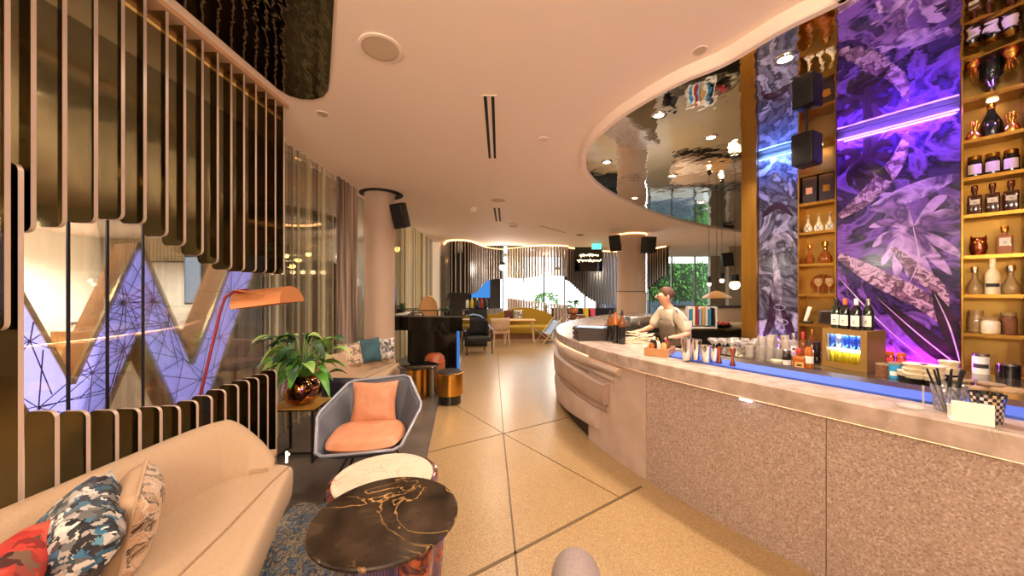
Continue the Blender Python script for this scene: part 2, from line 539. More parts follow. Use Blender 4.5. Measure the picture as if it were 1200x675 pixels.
# printed panel: tropical leaves in grey and plum, LED violet also put into the colours
def print_mat(name, cols, scale, dist):
    return M(name, cols[0], .16, col2=cols[1:], scale=scale, detail=5, lo=.30, hi=.70, distort=dist, coat=.2)
print_mat('print_ground', ['0e0618', '371d58', '170a24', '74489c', '2e1850', '0a0512'], 2.6, 1.6)
print_mat('print_leaf_light', ['9a68ac', '40225a', 'bc94c8', '301844'], 3.5, 1.0)
print_mat('print_leaf_dark', ['1a0c18', '331a30', '10070f', '4a2a44'], 3.0, .5)
print_mat('print_bark', ['966884', '42243a', 'c098ae', '261222'], 11, 1.2)
print_mat('print_vein', ['d8c0d8', 'b08ab8', 'e0cce0'], 4, .5)
print_mat('print_grey', ['26242e', '5e5a6c', '1a1822', '928ca4', '383444'], 2.6, 2.0)
print_mat('print_grey_light', ['9a90a2', '544c5c', 'b8aebc'], 4, 1.5)

# ------------------------------------------------------------------ room shell
BOX = (-13, 11, -3.6, 17)
b = MB(); b.prism([(-13, -3.6), (11, -3.6), (11, 17), (-13, 17)], -.2, 0); struct('floor', b, 'terrazzo')
b = MB(); b.prism([(-2.68, -3.5), (-.45, -3.5), (-.48, .6), (-.6, 2.0), (-.84, 3.5), (-1.0, 4.6), (-1.13, 5.8), (-1.2, 8.0), (-1.6, 9.5), (-2.68, 9.5)], 0, .004)
struct('floor_stone', b, 'stone_floor')
def strip(p, q, w=.012, z=.0035):
    p, q = Vector(p).to_2d(), Vector(q).to_2d(); d = (q - p).normalized(); n = Vector((-d.y, d.x)) * w / 2
    return [p - n, q - n, q + n, p + n], z
J = [((583, 415), (590, 508), .012), ((590, 508), (608, 690), .012), ((503, 530), (590, 508), .012), ((590, 508), (667, 489), .012),
     ((590, 508), (730, 585), .008), ((590, 508), (512, 462), .008), ((505, 700), (752, 570), .022)]
for i, (p, q, w) in enumerate(J):
    b = MB(); poly, z = strip(at_z(p[0], p[1], 0), at_z(q[0], q[1], 0), w); b.prism(poly, 0, .0025)
    struct('trim_%d' % (i + 1), b, 'joint', 0)

b = MB(); b.prism([(-13, -3.6), (11, -3.6), (11, 17), (-13, 17)], CEIL, CEIL + .2); struct('ceiling', b, 'plaster')
b = MB(); b.box((-1, -3.7, 1.65), (24, .2, 3.3)); struct('wall_rear', b, 'plaster_wall')
b = MB(); b.box((-13.1, 6.7, 1.65), (.2, 20.6, 3.3)); struct('wall_left', b, 'lobby_wall')
b = MB(); b.box((11.1, 6.7, 1.65), (.2, 20.6, 3.3)); struct('wall_right', b, 'pale_wall')

# ------------------------------------------------------------------ bar
PATH = [(2.95, -.15), (2.45, .68), (2.02, 1.38), (1.64, 2.0), (1.28, 2.6), (.985, 3.2), (.79, 3.8), (.67, 4.5), (.66, 5.15), (.80, 6.0), (1.16, 6.9), (1.83, 8.0), (2.5, 8.9), (3.3, 9.6)]
BP = catmull(PATH, 12); BN = normals(BP)
def bar_sub(t0, t1):
    "part of the bar path, between fractions of its control points"
    def ev(t):
        i = min(int(t * 12), len(BP) - 2); f = t * 12 - i
        return BP[i] + (BP[i + 1] - BP[i]) * f, (BN[i] + (BN[i + 1] - BN[i]) * f).normalized()
    ts = [t0] + [k / 12 for k in range(int(t0 * 12) + 1, int(t1 * 12) + 1) if t0 + 1e-4 < k / 12 < t1 - 1e-4] + [t1]
    r = [ev(t) for t in ts]
    return [a for a, c in r], [c for a, c in r]
def bar_t(px):
    "path fraction whose floor edge is seen at photo column px"
    best = None
    for k in range(100, 1300):
        t = k / 100; i = min(int(t * 12), len(BP) - 2); q = BP[i] + (BP[i + 1] - BP[i]) * (t * 12 - i) + BN[i] * .05
        if q.y < .3 or t > 8: continue
        e = abs(CX + F * q.x / q.y - px)
        if best is None or e < best[0]: best = (e, t)
    return best[1]
BT = 1.03
bar = thing('bar_counter', 'long curved bar with grey marble top, rough pinkish front and stepped rounded end', 'bar counter')
ALL = bar_sub(0, 13)
b = MB(); b.sweep([(0, BT - .008), (.008, BT), (.76, BT), (.76, .92), (.0, .92)], *ALL); b.build('worktop', 'marble_bar', bar, 30)
def panel(t0, t1, name='front_panel', mat='bar_panel', off=.045):
    b = MB(); b.sweep([(off, .0), (off, .905), (.40, .905), (.40, .0)], *bar_sub(t0, t1)); return b.build(name, mat, bar, 40)
TA, TB, TC = bar_t(968), bar_t(758), bar_t(690)
print('bar joints', TA, TB, TC)
panel(0, TA - .003); panel(TA + .003, TB - .003); panel(TB + .003, TC, 'front_panel', 'bar_smooth'); panel(TC + .001, 12.9, 'front_panel', 'bar_smooth', .09)
b = MB(); b.sweep([(.062, .906), (.062, .9185), (.085, .9185), (.085, .906)], *bar_sub(.1, 12.9)); b.build('light_strip', 'led_bar', bar, 0)
def ledge(t0, t1, z0, z1, o, mat, taper=.0, bulge=.015):
    pts, nr = bar_sub(t0, t1); n = len(pts)
    b = MB(); rings = []
    for i, (p, q) in enumerate(zip(pts, nr)):
        w = .018 * math.sin(i * .16 + z0 * 9)
        za = z0 + w - taper * min(1, i / 30); zb = z1 + .010 * math.sin(i * .13 + z1 * 7)
        pr = [(.2, za), (o + bulge, za), (o, za + .02), (o - bulge * .4, (za + zb) / 2), (o + .004, zb - .012), (o + .02, zb), (.2, zb)]
        rings.append([b.v((p.x + q.x * u, p.y + q.y * u, max(.0, z))) for u, z in pr])
    for A, B in zip(rings, rings[1:]):
        for k in range(7): b.f([A[k], B[k], B[(k + 1) % 7], A[(k + 1) % 7]])
    b.f(rings[0]); b.f(rings[-1][::-1])
    return b.build('sculpted_band', mat, bar, 40)
ledge(bar_t(729), 12.6, .805, .885, -.015, 'bar_smooth')
ledge(bar_t(722), 12.6, .715, .800, .025, 'bar_smooth')
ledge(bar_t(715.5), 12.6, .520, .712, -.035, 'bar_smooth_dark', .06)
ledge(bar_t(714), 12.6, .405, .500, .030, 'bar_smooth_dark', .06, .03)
ledge(bar_t(704), 12.6, .170, .400, -.005, 'bar_smooth', .10, .05)
b = MB(); b.sweep([(.07, .0), (.07, .14), (.2, .14), (.2, .0)], *bar_sub(TC + .02, 12.6)); b.build('toe_kick', 'black', bar)
b = MB(); b.sweep([(.535, BT + .001), (.535, BT + .006), (.745, BT + .006), (.745, BT + .001)], *bar_sub(.2, 4.9)); b.build('drip_rail', 'rail', bar, 0)
b = MB(); b.sweep([(.735, .0), (.735, .915), (.72, .915), (.72, .0)], *bar_sub(0, 12.9)); b.build('inner_panel', 'steel', bar, 0)
tl = MB(); c0 = at_z(887, 467, .93); tl.box((1.50, 2.235, .905), (.07, .010, .008), rz=-1.02); tl.build('lamp', 'led_white', bar, 0)

def bar_mat(t0, t1, label):
    b = MB(); b.sweep([(.285, BT + .0005), (.285, BT + .014), (.525, BT + .014), (.525, BT + .0005)], *bar_sub(t0, t1))
    return tag(b.build('bar_mat', 'mat_blue'), label, 'bar mat', 'blue bar mats')
bar_mat(2.18, 4.88, 'long blue rubber bar mat from the wooden box to the straw tumbler')
bar_mat(1.0, 2.10, 'blue rubber bar mat beyond the white card holder at the picture edge')

# ------------------------------------------------------------------ back bar wall
WA = Vector((3.40, 3.647)); WU = Vector((.602, -.799)).normalized(); WN = Vector((-WU.y, WU.x)) * -1
if WN.x > 0: WN = -WN
WR = math.atan2(WU.y, WU.x)
MZ = 3.24
def wl(k, d=0.0, z=0.0):
    "point on the back-bar wall: k metres along it, d metres out into the room"
    p = WA + WU * k + WN * d
    return Vector((p.x, p.y, z))
def wbox(b, k0, k1, d0, d1, z0, z1, bev=0):
    c = wl((k0 + k1) / 2, (d0 + d1) / 2, (z0 + z1) / 2)
    b.box(c, (abs(k1 - k0), abs(d1 - d0), z1 - z0), rz=WR, bev=bev)
b = MB(); wbox(b, -.695, 5.6, -.45, -.264, 0, MZ - .002); struct('wall_bar', b, 'dark_wall')
b = MB(); wbox(b, -.86, -.70, -.26, .07, 0, MZ); wbox(b, -.86, -.70, -.45, -.26, 0, MZ)
o = tag(b.build('brass_pillar', 'brass'), 'tall square brass pillar ending the bar back wall', 'pillar'); o['kind'] = 'thing'

def on_wall(k, z, d=.0): return wl(k, d, z)
def flat(b, pts, d, t=.002):
    b.slab([on_wall(k, z, d) for k, z in pts], Vector((WN.x, WN.y, 0)) * t)

def stroke_poly(cl, w0, w1, n=10):
    "outline of a strap leaf along a centre line of (k, z)"
    P = catmull(cl, n); N_ = normals(P); m = len(P) - 1
    L = [p + q * ((w0 + (w1 - w0) * i / m) * math.sin(PI * min(1, .06 + .94 * i / m)) ** .7) for i, (p, q) in enumerate(zip(P, N_))]
    R = [p - q * ((w0 + (w1 - w0) * i / m) * math.sin(PI * min(1, .06 + .94 * i / m)) ** .7) for i, (p, q) in enumerate(zip(P, N_))]
    return L, R
KLIM = [-9, 9]
def flat_stroke(b, cl, w0, w1, d):
    L, R = stroke_poly(cl, w0, w1)
    o_ = Vector((WN.x, WN.y, 0)) * .0
    cl_ = lambda p: (min(max(p[0], KLIM[0]), KLIM[1]), p[1])
    L, R = [cl_(p) for p in L], [cl_(p) for p in R]
    for i in range(len(L) - 1):
        q = [on_wall(*L[i], d), on_wall(*L[i + 1], d), on_wall(*R[i + 1], d), on_wall(*R[i], d)]
        b.f([b.v(p) for p in q])
def monstera(b, ck, cz, size, ang, d, nl=11):
    for i in range(nl):
        a = ang + (i - (nl - 1) / 2) * (5.0 / nl)
        ln = size * (1.0 - .25 * abs(i - (nl - 1) / 2) / nl)
        e = (ck + .5 * ln * math.cos(a) - .06 * math.sin(a), cz + ln * math.sin(a) * .9)
        m_ = (ck + .28 * ln * math.cos(a), cz + .55 * ln * math.sin(a) + .05)
        flat_stroke(b, [(ck, cz), m_, e], .030, .045, d + .0004 * (i % 3))

def print_panel(name, k0, k1, label, ground, leafm, darkm, barkm, veinm, led):
    p = thing(name, label, 'art panel', wl((k0 + k1) / 2, 0, .92))
    inv = Matrix.Translation(-p.location)
    def bld(mb, nm, mt, sm=0):
        mb.bm.transform(inv); return mb.build(nm, mt, p, sm, flip=False)
    b = MB(); wbox(b, k0 + .003, k1 - .003, -.26, 0, .0, MZ - .001); bld(b, 'panel', ground)
    w = k1 - k0; KLIM[:] = [k0 + .005, k1 - .005]
    if w > .6:
        K = lambda u: k0 + w * u
        b = MB(); monstera(b, K(.66), 2.18, .62, -PI / 2 - .15, .001, 13); bld(b, 'leaf_print', leafm)
        b = MB(); monstera(b, K(.25), 2.95, .45, -PI / 2 + .5, .001, 10); bld(b, 'leaf_print', darkm)
        b = MB(); flat_stroke(b, [(K(.98), .95), (K(.70), 1.22), (K(.34), 1.56)], .10, .045, .0024); bld(b, 'leaf_print', darkm)
        b = MB(); flat_stroke(b, [(K(.99), 1.0), (K(.92), 1.3), (K(.80), 1.62)], .07, .05, .003); bld(b, 'leaf_print', darkm)
        b = MB(); flat_stroke(b, [(K(.30), .95), (K(.22), 1.15), (K(.05), 1.45)], .07, .05, .003); bld(b, 'leaf_print', darkm)
        b = MB(); flat_stroke(b, [(K(.02), 1.98), (K(.40), 1.72), (K(.72), 1.52), (K(.99), 1.22)], .09, .07, .0016); bld(b, 'branch_print', barkm)
        b = MB(); flat_stroke(b, [(K(.50), 2.02), (K(.66), 1.82), (K(.84), 1.62), (K(.9), 1.4)], .05, .06, .002); bld(b, 'branch_print', barkm)
        b = MB(); flat_stroke(b, [(K(.03), 2.38), (K(.28), 2.55), (K(.52), 2.82), (K(.62), 3.1)], .08, .06, .0016); bld(b, 'branch_print', barkm)
        b = MB(); flat_stroke(b, [(K(.30), 2.42), (K(.65), 2.52), (K(.99), 2.62)], .07, .09, .0012); bld(b, 'branch_print', leafm)
        b = MB()
        for cl in ([(.99, .95), (.70, 1.21), (.36, 1.55)], [(.99, 1.0), (.92, 1.3), (.81, 1.6)], [(.66, 2.2), (.70, 1.9), (.62, 1.65)], [(.02, 1.75), (.4, 1.3), (.75, .97)], [(.3, .95), (.22, 1.15), (.06, 1.44)]):
            b = MB(); flat_stroke(b, [(K(u), z) for u, z in cl], .006, .004, .0044); bld(b, 'vein_print', veinm)
    else:
        K = lambda u: k0 + w * u
        b = MB()
        for cl in ([(.1, 1.0), (.5, 1.5), (.4, 2.1)], [(.9, 1.1), (.6, 1.3), (.3, 1.75)], [(.2, 2.1), (.6, 2.25), (.95, 2.1)]):
            b = MB(); flat_stroke(b, [(K(u), z) for u, z in cl], .03, .05, .001); bld(b, 'leaf_print', leafm)
        b = MB()
        for cl in ([(.15, 1.05), (.35, 1.3), (.3, 1.6)], [(.9, .98), (.75, 1.25), (.55, 1.45)], [(.1, 2.5), (.5, 2.6), (.9, 2.45)]):
            b = MB(); flat_stroke(b, [(K(u), z) for u, z in cl], .045, .03, .002); bld(b, 'leaf_print', darkm)
        b = MB()
        for (u, z, r) in ((.55, 1.42, .055), (.6, 1.25, .06)):
            b.tube([on_wall(K(u) + r * math.cos(a * PI / 6), z + r * .55 * math.sin(a * PI / 6), .002) for a in range(12)], .007, 6, closed=True)
        bld(b, 'ring_print', barkm)
    b = MB(); wbox(b, k0 + .01, k1 - .01, .005, .022, MZ - .068, MZ - .056); bld(b, 'light_strip', led)
    b = MB(); wbox(b, k0 + .005, k1 - .005, .0, .03, MZ - .05, MZ - .002); bld(b, 'top_rail', 'black')
    return p
print_panel('art_panel', 0, .80, 'wide purple lit glass panel printed with tropical leaves between the brass shelf units', 'print_ground', 'print_leaf_light', 'print_leaf_dark', 'print_bark', 'print_vein', 'led_violet')
print_panel('art_panel', -.70, -.32, 'narrow blue lit glass panel printed in grey beside the brass pillar', 'print_grey', 'print_grey_light', 'print_leaf_dark', 'print_grey_light', 'print_vein', 'led_blue')
print_panel('art_panel', 1.121, 2.2, 'purple lit printed panel past the near shelf unit at the picture edge', 'print_ground', 'print_leaf_light', 'print_leaf_dark', 'print_bark', 'print_vein', 'led_violet')

SHZ = [2.90, 2.58, 2.26, 1.91, 1.58, 1.25, .925]
def shelf_unit(k0, k1, label):
    p = thing('shelf_unit', label, 'shelf unit', wl((k0 + k1) / 2, 0, .0))
    inv = Matrix.Translation(-p.location)
    def bld(mb, nm, mt, sm=0):
        mb.bm.transform(inv); return mb.build(nm, mt, p, sm)
    b = MB(); wbox(b, k0, k1, -.255, -.245, 0, MZ); bld(b, 'back_panel', 'brass_back')
    for a in (k0, k1 - .012):
        b = MB(); wbox(b, a, a + .012, -.245, .015, 0, MZ); bld(b, 'side_panel', 'brass')
    for z in SHZ:
        b = MB(); wbox(b, k0 + .0125, k1 - .0125, -.244, .0, z - .014, z); wbox(b, k0 + .0125, k1 - .0125, .0, .006, z - .030, z); bld(b, 'shelf', 'brass')
        l = MB(); wbox(l, k0 + .02, k1 - .02, -.012, -.004, z - .019, z - .0145); bld(l, 'shelf_light', 'led_shelf')
    b = MB(); wbox(b, k0 + .013, k1 - .013, -.244, .005, MZ - .02, MZ); bld(b, 'top_board', 'brass')
    b = MB(); b.cyl(wl((k0 + k1) / 2, -.10, MZ - .028), wl((k0 + k1) / 2, -.10, MZ - .0205), .03, n=16); bld(b, 'downlight', 'downlight')
    return p
emis('led_shelf', 'ffc47c', 13)
shelf_unit(.80, 1.12, 'brass shelf unit of gin and decanters at the near end of the bar wall')
shelf_unit(-.32, 0, 'brass shelf unit of cartons and bottles between the two lit panels')

# back counter
b = MB()
p = thing('back_counter', 'dark stone back counter crowded with glasses below the lit panels', 'counter')
EDGE = [(2.30, 3.9), (2.34, 3.71), (2.48, 3.2), (2.71, 2.69), (3.11, 2.12), (3.65, 1.45), (4.3, .6)]
BE = catmull(EDGE, 6)
poly = [tuple(q) for q in BE] + [tuple(wl(3.6, .022).to_2d()), tuple(wl(-.69, .022).to_2d()), tuple(wl(-.69, .075).to_2d()), tuple(wl(-.87, .075).to_2d()), (2.80, 4.40), (2.44, 4.16)]
b = MB(); b.prism(poly, .885, .92); b.build('worktop', 'back_counter', p, 0)
ins = [tuple(q + Vector((.06, .03))) for q in BE] + poly[len(BE):len(BE) + 4] + [(2.82, 4.34), (2.50, 4.12)]
b = MB(); b.prism(ins, 0, .884); b.build('cabinet', 'black', p, 0)

# ------------------------------------------------------------------ mirror ceiling over the bar, with its raised rim
ZP = MZ
rim = [(1020, -22), (990, 0), (915, 37), (850, 75), (800, 96), (755, 120), (715, 147), (690, 172), (684, 190), (690, 209), (712, 227), (745, 243), (785, 257), (830, 267), (868, 273)]
RP = []
for x, y in rim:
    q = at_z(x, y, 3.21); RP.append((q.x, q.y))
RP = [(3.4, -.6), (2.5, .75)] + [RP[0]] + RP[1:] + [(9.0, 11.4), (10.9, 12.1)]
RC = catmull(RP, 8); RN = normals(RC)
b = MB(); b.sweep([(-.035, CEIL), (-.035, 3.215), (-.025, 3.205), (.02, 3.205), (.03, 3.215), (.03, CEIL)], RC, RN)
struct('trim_8', b, 'plaster', 30)
b = MB(); poly = [tuple(q + n * .02) for q, n in zip(RC, RN)] + [(10.9, -3.4), (3.4, -3.4)]
b.prism(poly, MZ, MZ + .03)
o = b.build('mirror_ceiling', 'bar_mirror', None, 0); tag(o, 'large rippled mirror ceiling panel curving above the bar', 'ceiling panel')

def downlight(x, y, z, label, grp=None, r=.055):
    t = thing('downlight', label, 'downlight', (x, y, z), 0, grp)
    b = MB(); b.lathe([(r * .8, -.006), (r * 1.25, -.008), (r * 1.3, 0), (r * .8, 0)], n=20); b.build('rim', 'chrome', t)
    b = MB(); b.lathe([(0, -.003), (r * .8, -.003), (r * .8, -.0005), (0, -.0005)], n=20); b.build('lens', 'downlight', t)
    return t
DLP = []
for (x, y, lb) in ((920, 69, 'round downlight in the mirror ceiling above the brass pillar'), (833, 161, 'oval looking downlight in the mirror ceiling, middle of the mirror'), (772, 135, 'downlight in the mirror ceiling nearest the plaster rim'),
                   (711, 190, 'downlight near the rounded tip of the mirror ceiling'), (788, 206, 'small downlight in the mirror ceiling above the far column'), (744, 232, 'smallest downlight at the far rim of the mirror ceiling'), (822, 237, 'downlight at the far end of the mirror ceiling beside the brass pillar')):
    q = at_z(x, y, MZ); downlight(q.x, q.y, MZ, lb, 'mirror ceiling downlights'); DLP.append((q.x, q.y))
# ------------------------------------------------------------------ slatted screen on the left
SX = -2.05
def yx(px): return F * -SX / (CX - px)           # depth of a screen edge seen at photo column px
def zz(px, py): return EYE - (py - HY) * yx(px) / F
scr = thing('slatted_screen', 'screen of polished bronze fins hanging from the ceiling and rising behind the cream sofa', 'screen', (SX, 1.5, 0))
def fin(px, z0, z1, r0, r1, w=.135, th=.018):
    y = yx(px)
    b = MB(); pts = []
    x1, x0 = SX, SX - w
    n = 5
    for cx, cz, a0, r in ((x1, z1, 0, r1), (x0, z1, PI / 2, r1), (x0, z0, PI, r0), (x1, z0, 1.5 * PI, r0)):
        ccx = cx - r if cx == x1 else cx + r; ccz = cz - r if cz == z1 else cz + r
        if r < .002: pts.append((cx, cz)); continue
        for k in range(n + 1):
            a = a0 + PI / 2 * k / n
            pts.append((ccx + r * math.cos(a), ccz + r * math.sin(a)))
    b.slab([(x - SX, y - 1.5, z) for x, z in pts], (0, th, 0), side=1)
    return b.build('fin', ['fin', 'fin_edge'], scr, 25)
UP = [(5, 388), (36, 272), (73, 266), (110, 261), (142, 257), (168, 262), (194, 277), (215, 288), (236, 299), (254, 309), (270, 316), (285, 318), (299, 319), (311, 320), (322, 320), (332, 321)]
for px, py in UP:
    fin(px, zz(px, py), CEIL - .035, .035, .0)
LOW = [(21, 190), (64, 482), (101, 482), (135, 481), (162, 479), (187, 477), (209, 476), (230, 470), (247, 464), (263, 457), (278, 451), (291, 446), (302, 443), (313, 439), (323, 434)]
for px, py in LOW:
    fin(px, 0.004, zz(px, py), .0, .035)
for px in (-40, -95, -160):
    fin(px, .004, CEIL - .035, .0, .0)
b = MB(); b.box((.0 - .065, .13, CEIL - .019), (.17, 3.08, .032)); b.build('top_track', 'trim_bronze', scr, 0)
b = MB(); b.box((.0 - .16, .13, CEIL - .05), (.012, 3.0, .012)); b.build('cove_light', 'led_dim', scr, 0)
b = MB(); b.box((.004, 1.66, .10), (.012, .012, .10)); 
b.cyl((.012, 1.672, .12), (.02, 1.672, .12), .010, n=12); b.build('uplight', 'bulb_soft', scr, 0)

# black mirror panel on the ceiling inside the screen
poly = [(-1.95, .2), (.0, .2), (-.55, 1.15), (-1.05, 2.05), (-1.30, 2.5), (-1.47, 2.80), (-1.55, 2.93), (-1.64, 3.02), (-1.75, 3.06), (-1.85, 3.05), (-1.92, 3.0), (-1.95, 2.9)]
b = MB(); b.prism(poly, CEIL - .012, CEIL - .001)
tag(b.build('ceiling_mirror', 'black_mirror', None, 0), 'dark rippled mirror panel with rounded end on the ceiling beside the hanging fins', 'ceiling panel')

# ------------------------------------------------------------------ glazing towards the lobby
GX = -2.72
b = MB(); b.box((GX, 3.9, 1.65), (.012, 10.0, 3.29)); o = struct('window_1', b, 'pane', 0)
for i, px in enumerate((78, 124, 166, 311, 326)):
    y = F * 2.70 / (CX - px)
    b = MB(); b.box((GX + .03, y, 1.65), (.010, .014, 3.296))
    struct('trim_%d' % (20 + i), b, 'mullion', 0)

# sheer and heavy curtains
def wavy(x, y0, y1, z0, z1, amp, wl_, n):
    b = MB()
    def fn(u, v):
        y = y0 + (y1 - y0) * u
        a = amp * (.7 + .3 * math.sin(y * 2.1))
        return Vector((x + a * math.sin(2 * PI * y / wl_ + .6 * math.sin(y * 5)) * (1 if v < .5 else .8), y, z0 + (z1 - z0) * v))
    return b.grid(fn, n, 2)
o = wavy(-2.58, 2.45, 3.62, .02, CEIL - .01, .03, .13, 80).build('sheer_curtain', 'sheer_light', None, 60, flip=False)
tag(o, 'very thin sheer curtain along the lobby glass behind the bronze fins', 'curtain')
o = wavy(-2.58, 3.64, 5.05, .02, CEIL - .01, .035, .13, 160).build('sheer_curtain', 'sheer', None, 60, flip=False)
tag(o, 'translucent cream sheer curtain along the lobby glass, floor to ceiling', 'curtain')
o = wavy(-2.55, 5.08, 5.72, .02, CEIL - .01, .05, .15, 80).build('drape', 'drape', None, 60, flip=False)
tag(o, 'heavy brown drape gathered beside the round column', 'curtain')
o = wavy(-2.60, 6.40, 11.4, .02, CEIL - .01, .05, .22, 220).build('sheer_curtain', 'sheer_far', None, 60, flip=False)
tag(o, 'pale striped sheer curtain behind the black DJ booth', 'curtain')

# round columns
def column(px, Ytop, r, y_, nm, zb):
    pass
b = MB(); b.cyl((-2.30, 6.05, 0), (-2.30, 6.05, CEIL - .013), .25, n=40)
tag(b.build('round_column', 'column', None, 40), 'smooth round column behind the second cream sofa', 'column')['kind'] = 'thing'
b = MB(); b.lathe([(.25, CEIL - .012), (.36, CEIL - .012), (.36, CEIL - .001), (.25, CEIL - .001)], (-2.27, 6.05, 0), 40)  # dark ring stands in for the shaded gap round the column top
tag(b.build('column_gap_shade', 'vent_dark', None, 30), 'dark shadow ring on the ceiling round the column by the drape', 'ceiling ring')
t = thing('round_column', 'thick round column with a pale lower band beyond the bar', 'column', (3.55, 10.35, 0)); t['kind'] = 'thing'
b = MB(); b.cyl((0, 0, 1.62), (0, 0, CEIL - .003), .41, n=40); b.build('shaft', 'column', t, 40)
b = MB(); b.cyl((0, 0, 0), (0, 0, 1.60), .42, n=40); b.build('lower_band', 'column_base', t, 40)
b = MB(); b.cyl((0, 0, 1.60), (0, 0, 1.62), .405, n=40); b.build('shadow_gap', 'vent_dark', t, 40)
b = MB(); b.lathe([(.415, CEIL - .03), (.43, CEIL - .03), (.43, CEIL - .01), (.415, CEIL - .01)], n=40); b.build('light_ring', 'led_warm', t, 40)
b = MB(); b.box((.425, -.03, 1.6), (.02, .02, 2.9)); b.build('light_strip', 'led_white', t, 0)

# ------------------------------------------------------------------ giant illuminated letter W in the lobby
WD = Vector((.331, .944)); WO = Vector((-3.77, 2.48)); WT = 2.06; WS = .415
# letter runs along WD; local x = along the letter, local y = away from the room
OUT = [(-.29, WT), (0, WT), (WS, .84), (2 * WS, WT), (3 * WS, .84), (4 * WS, WT), (4 * WS + .29, WT), (3 * WS, .005), (2 * WS, 1.215), (WS, .005)]
ox = 0
t = thing('letter_sign', 'giant free standing letter W glowing violet with gold edges seen through the lobby glass', 'letter sign', (WO.x, WO.y, 0), math.atan2(WD.y, WD.x))
b = MB(); b.slab([(x, .0, z) for x, z in OUT], (0, .02, 0)); b.build('lit_face', 'w_face', t, 0)
b = MB(); b.slab([(x, .021, z) for x, z in OUT], (0, .36, 0)); b.build('body', 'w_side', t, 0)
b = MB()
n = len(OUT)
for i in range(n):
    p, q = Vector(OUT[i]), Vector(OUT[(i + 1) % n]); d = (q - p).normalized(); nn = Vector((-d.y, d.x)) * .015
    pts = [p + nn, q + nn, q - nn, p - nn]
    b.slab([(x, -.025, z) for x, z in pts], (0, .05, 0))
b.build('gold_edge', 'w_gold', t, 0)
b = MB()
def inside(p):
    x, z = p; c = False
    for i in range(n):
        (x1, z1), (x2, z2) = OUT[i], OUT[(i + 1) % n]
        if (z1 > z) != (z2 > z) and x < (x2 - x1) * (z - z1) / (z2 - z1) + x1: c = not c
    return c
def on_letter(px, py):
    k = (px - CX) / F      # ray (k, 1) meets the letter's plane
    u = (k * WO.y - WO.x) / (WD.x - k * WD.y); Y = WO.y + WD.y * u
    return Vector((u, 0, EYE - (py - HY) * Y / F))
hubs = [on_letter(*h) for h in ((35, 400), (45, 478), (145, 355), (162, 381), (146, 410), (108, 437), (180, 352), (197, 380), (235, 445), (258, 395), (270, 345), (215, 420), (245, 470), (128, 460))]
rr = random.Random(3)
for h in hubs:
    k = rr.choice([7, 9, 12, 15])
    a0 = rr.random() * 6
    for i in range(k):
        a = a0 + 2 * PI * i / k; L = .05
        while L < .45 and inside((h.x + L * math.cos(a), h.z + L * math.sin(a))): L += .03
        if L > .09 and inside((h.x, h.z)):
            b.cyl((h.x, -.003, h.z), (h.x + (L - .02) * math.cos(a), -.003, h.z + (L - .02) * math.sin(a)), .0045, n=4)
b.build('web_lines', 'w_line', t, 0)

# ------------------------------------------------------------------ lobby beyond the glass
b = MB(); b.box((-9.2, 11.1, 1.65), (7.4, .2, 3.3)); struct('wall_back', b, 'lobby_wall')
b = MB(); b.box((-4.2, 12.1, 1.65), (3.4, .2, 3.3)); struct('wall_1', b, 'lobby_wall')
def simple(name, label, cat, group=None): return thing(name, label, cat, (0, 0, 0), 0, group)
t = thing('buffet_counter', 'pale wooden buffet counter by the bright white lobby wall', 'counter', (-11.2, 9.9, 0))
b = MB(); b.box((.2, 0, .26), (3.2, .8, .52)); b.build('body', 'wood_light', t, 0)
b = MB(); b.box((.2, 0, .545), (3.3, .9, .05)); b.build('worktop', 'label', t, 0)
for i, (x, r, h, mt, lb) in enumerate(((-12.3, .13, .18, 'steel', 'steel bowl on the buffet counter farthest from the letter'), (-11.9, .17, .12, 'walnut', 'wide brown bread basket on the buffet counter'), (-11.55, .12, .22, 'cream_goods', 'cream jar in the middle of the buffet counter'), (-11.0, .16, .16, 'black', 'dark pot on the buffet counter beside the letter'))):
    b = MB(); b.lathe([(0, 0), (r * .7, 0), (r, h * .6), (r * .95, h), (r * .85, h), (r * .8, h * .6), (0, h * .3)], n=20)
    o = b.build('buffet_bowl', mt, None, 40, loc=(x, 9.8, .571)); tag(o, lb, 'bowl')
t = thing('lobby_lamp', 'thin standing lamp with small shades before the white lobby wall', 'lamp', (-12.3, 10.5, 0))
b = MB(); b.cyl((0, 0, 0), (0, 0, .03), .15); b.build('base', 'steel', t)
b = MB(); b.cyl((0, 0, .03), (0, 0, 2.0), .015); b.build('pole', 'brass', t)
for z in (1.55, 1.95):
    b = MB(); b.lathe([(.10, 0), (.15, .1), (.02, .14)], (0, 0, z), 16); b.build('lamp_shade', 'far_fin_light', t)
t = thing('slat_band', 'band of cream vertical slats along the top of the lobby wall', 'slat panel', (-9.2, 10.98, 2.6))
b = MB()
for i in range(60): b.box((-3.4 + i * .115, 0, .33), (.06, .06, .7))
b.build('slats', 'cream_goods', t, 0); b = MB(); b.box((0, 0, -.05), (7.2, .05, .04)); b.build('rail', 'black', t, 0)
t = thing('slat_partition', 'dark vertical slat partition in the lobby behind the letter', 'partition', (-6.6, 8.6, 0))
b = MB()
for i in range(34): b.box((-1.05 + i * .062, 0, 1.25), (.03, .05, 2.5))
b.build('slats', 'far_fin', t, 0); b = MB(); b.box((0, .05, 1.25), (2.2, .03, 2.5)); b.build('backing', 'dark_wall', t, 0)
t = thing('lobby_screen', 'glowing bluish window panel in the lobby behind the letter peak', 'window', (-7.95, 8.75, 0))
b = MB(); b.box((0, .05, 1.9), (.62, .04, 1.25)); b.build('frame', 'black', t, 0)
b = MB(); b.box((0, .02, 1.9), (.54, .02, 1.15)); b.build('pane', 'sky_pane', t, 0)
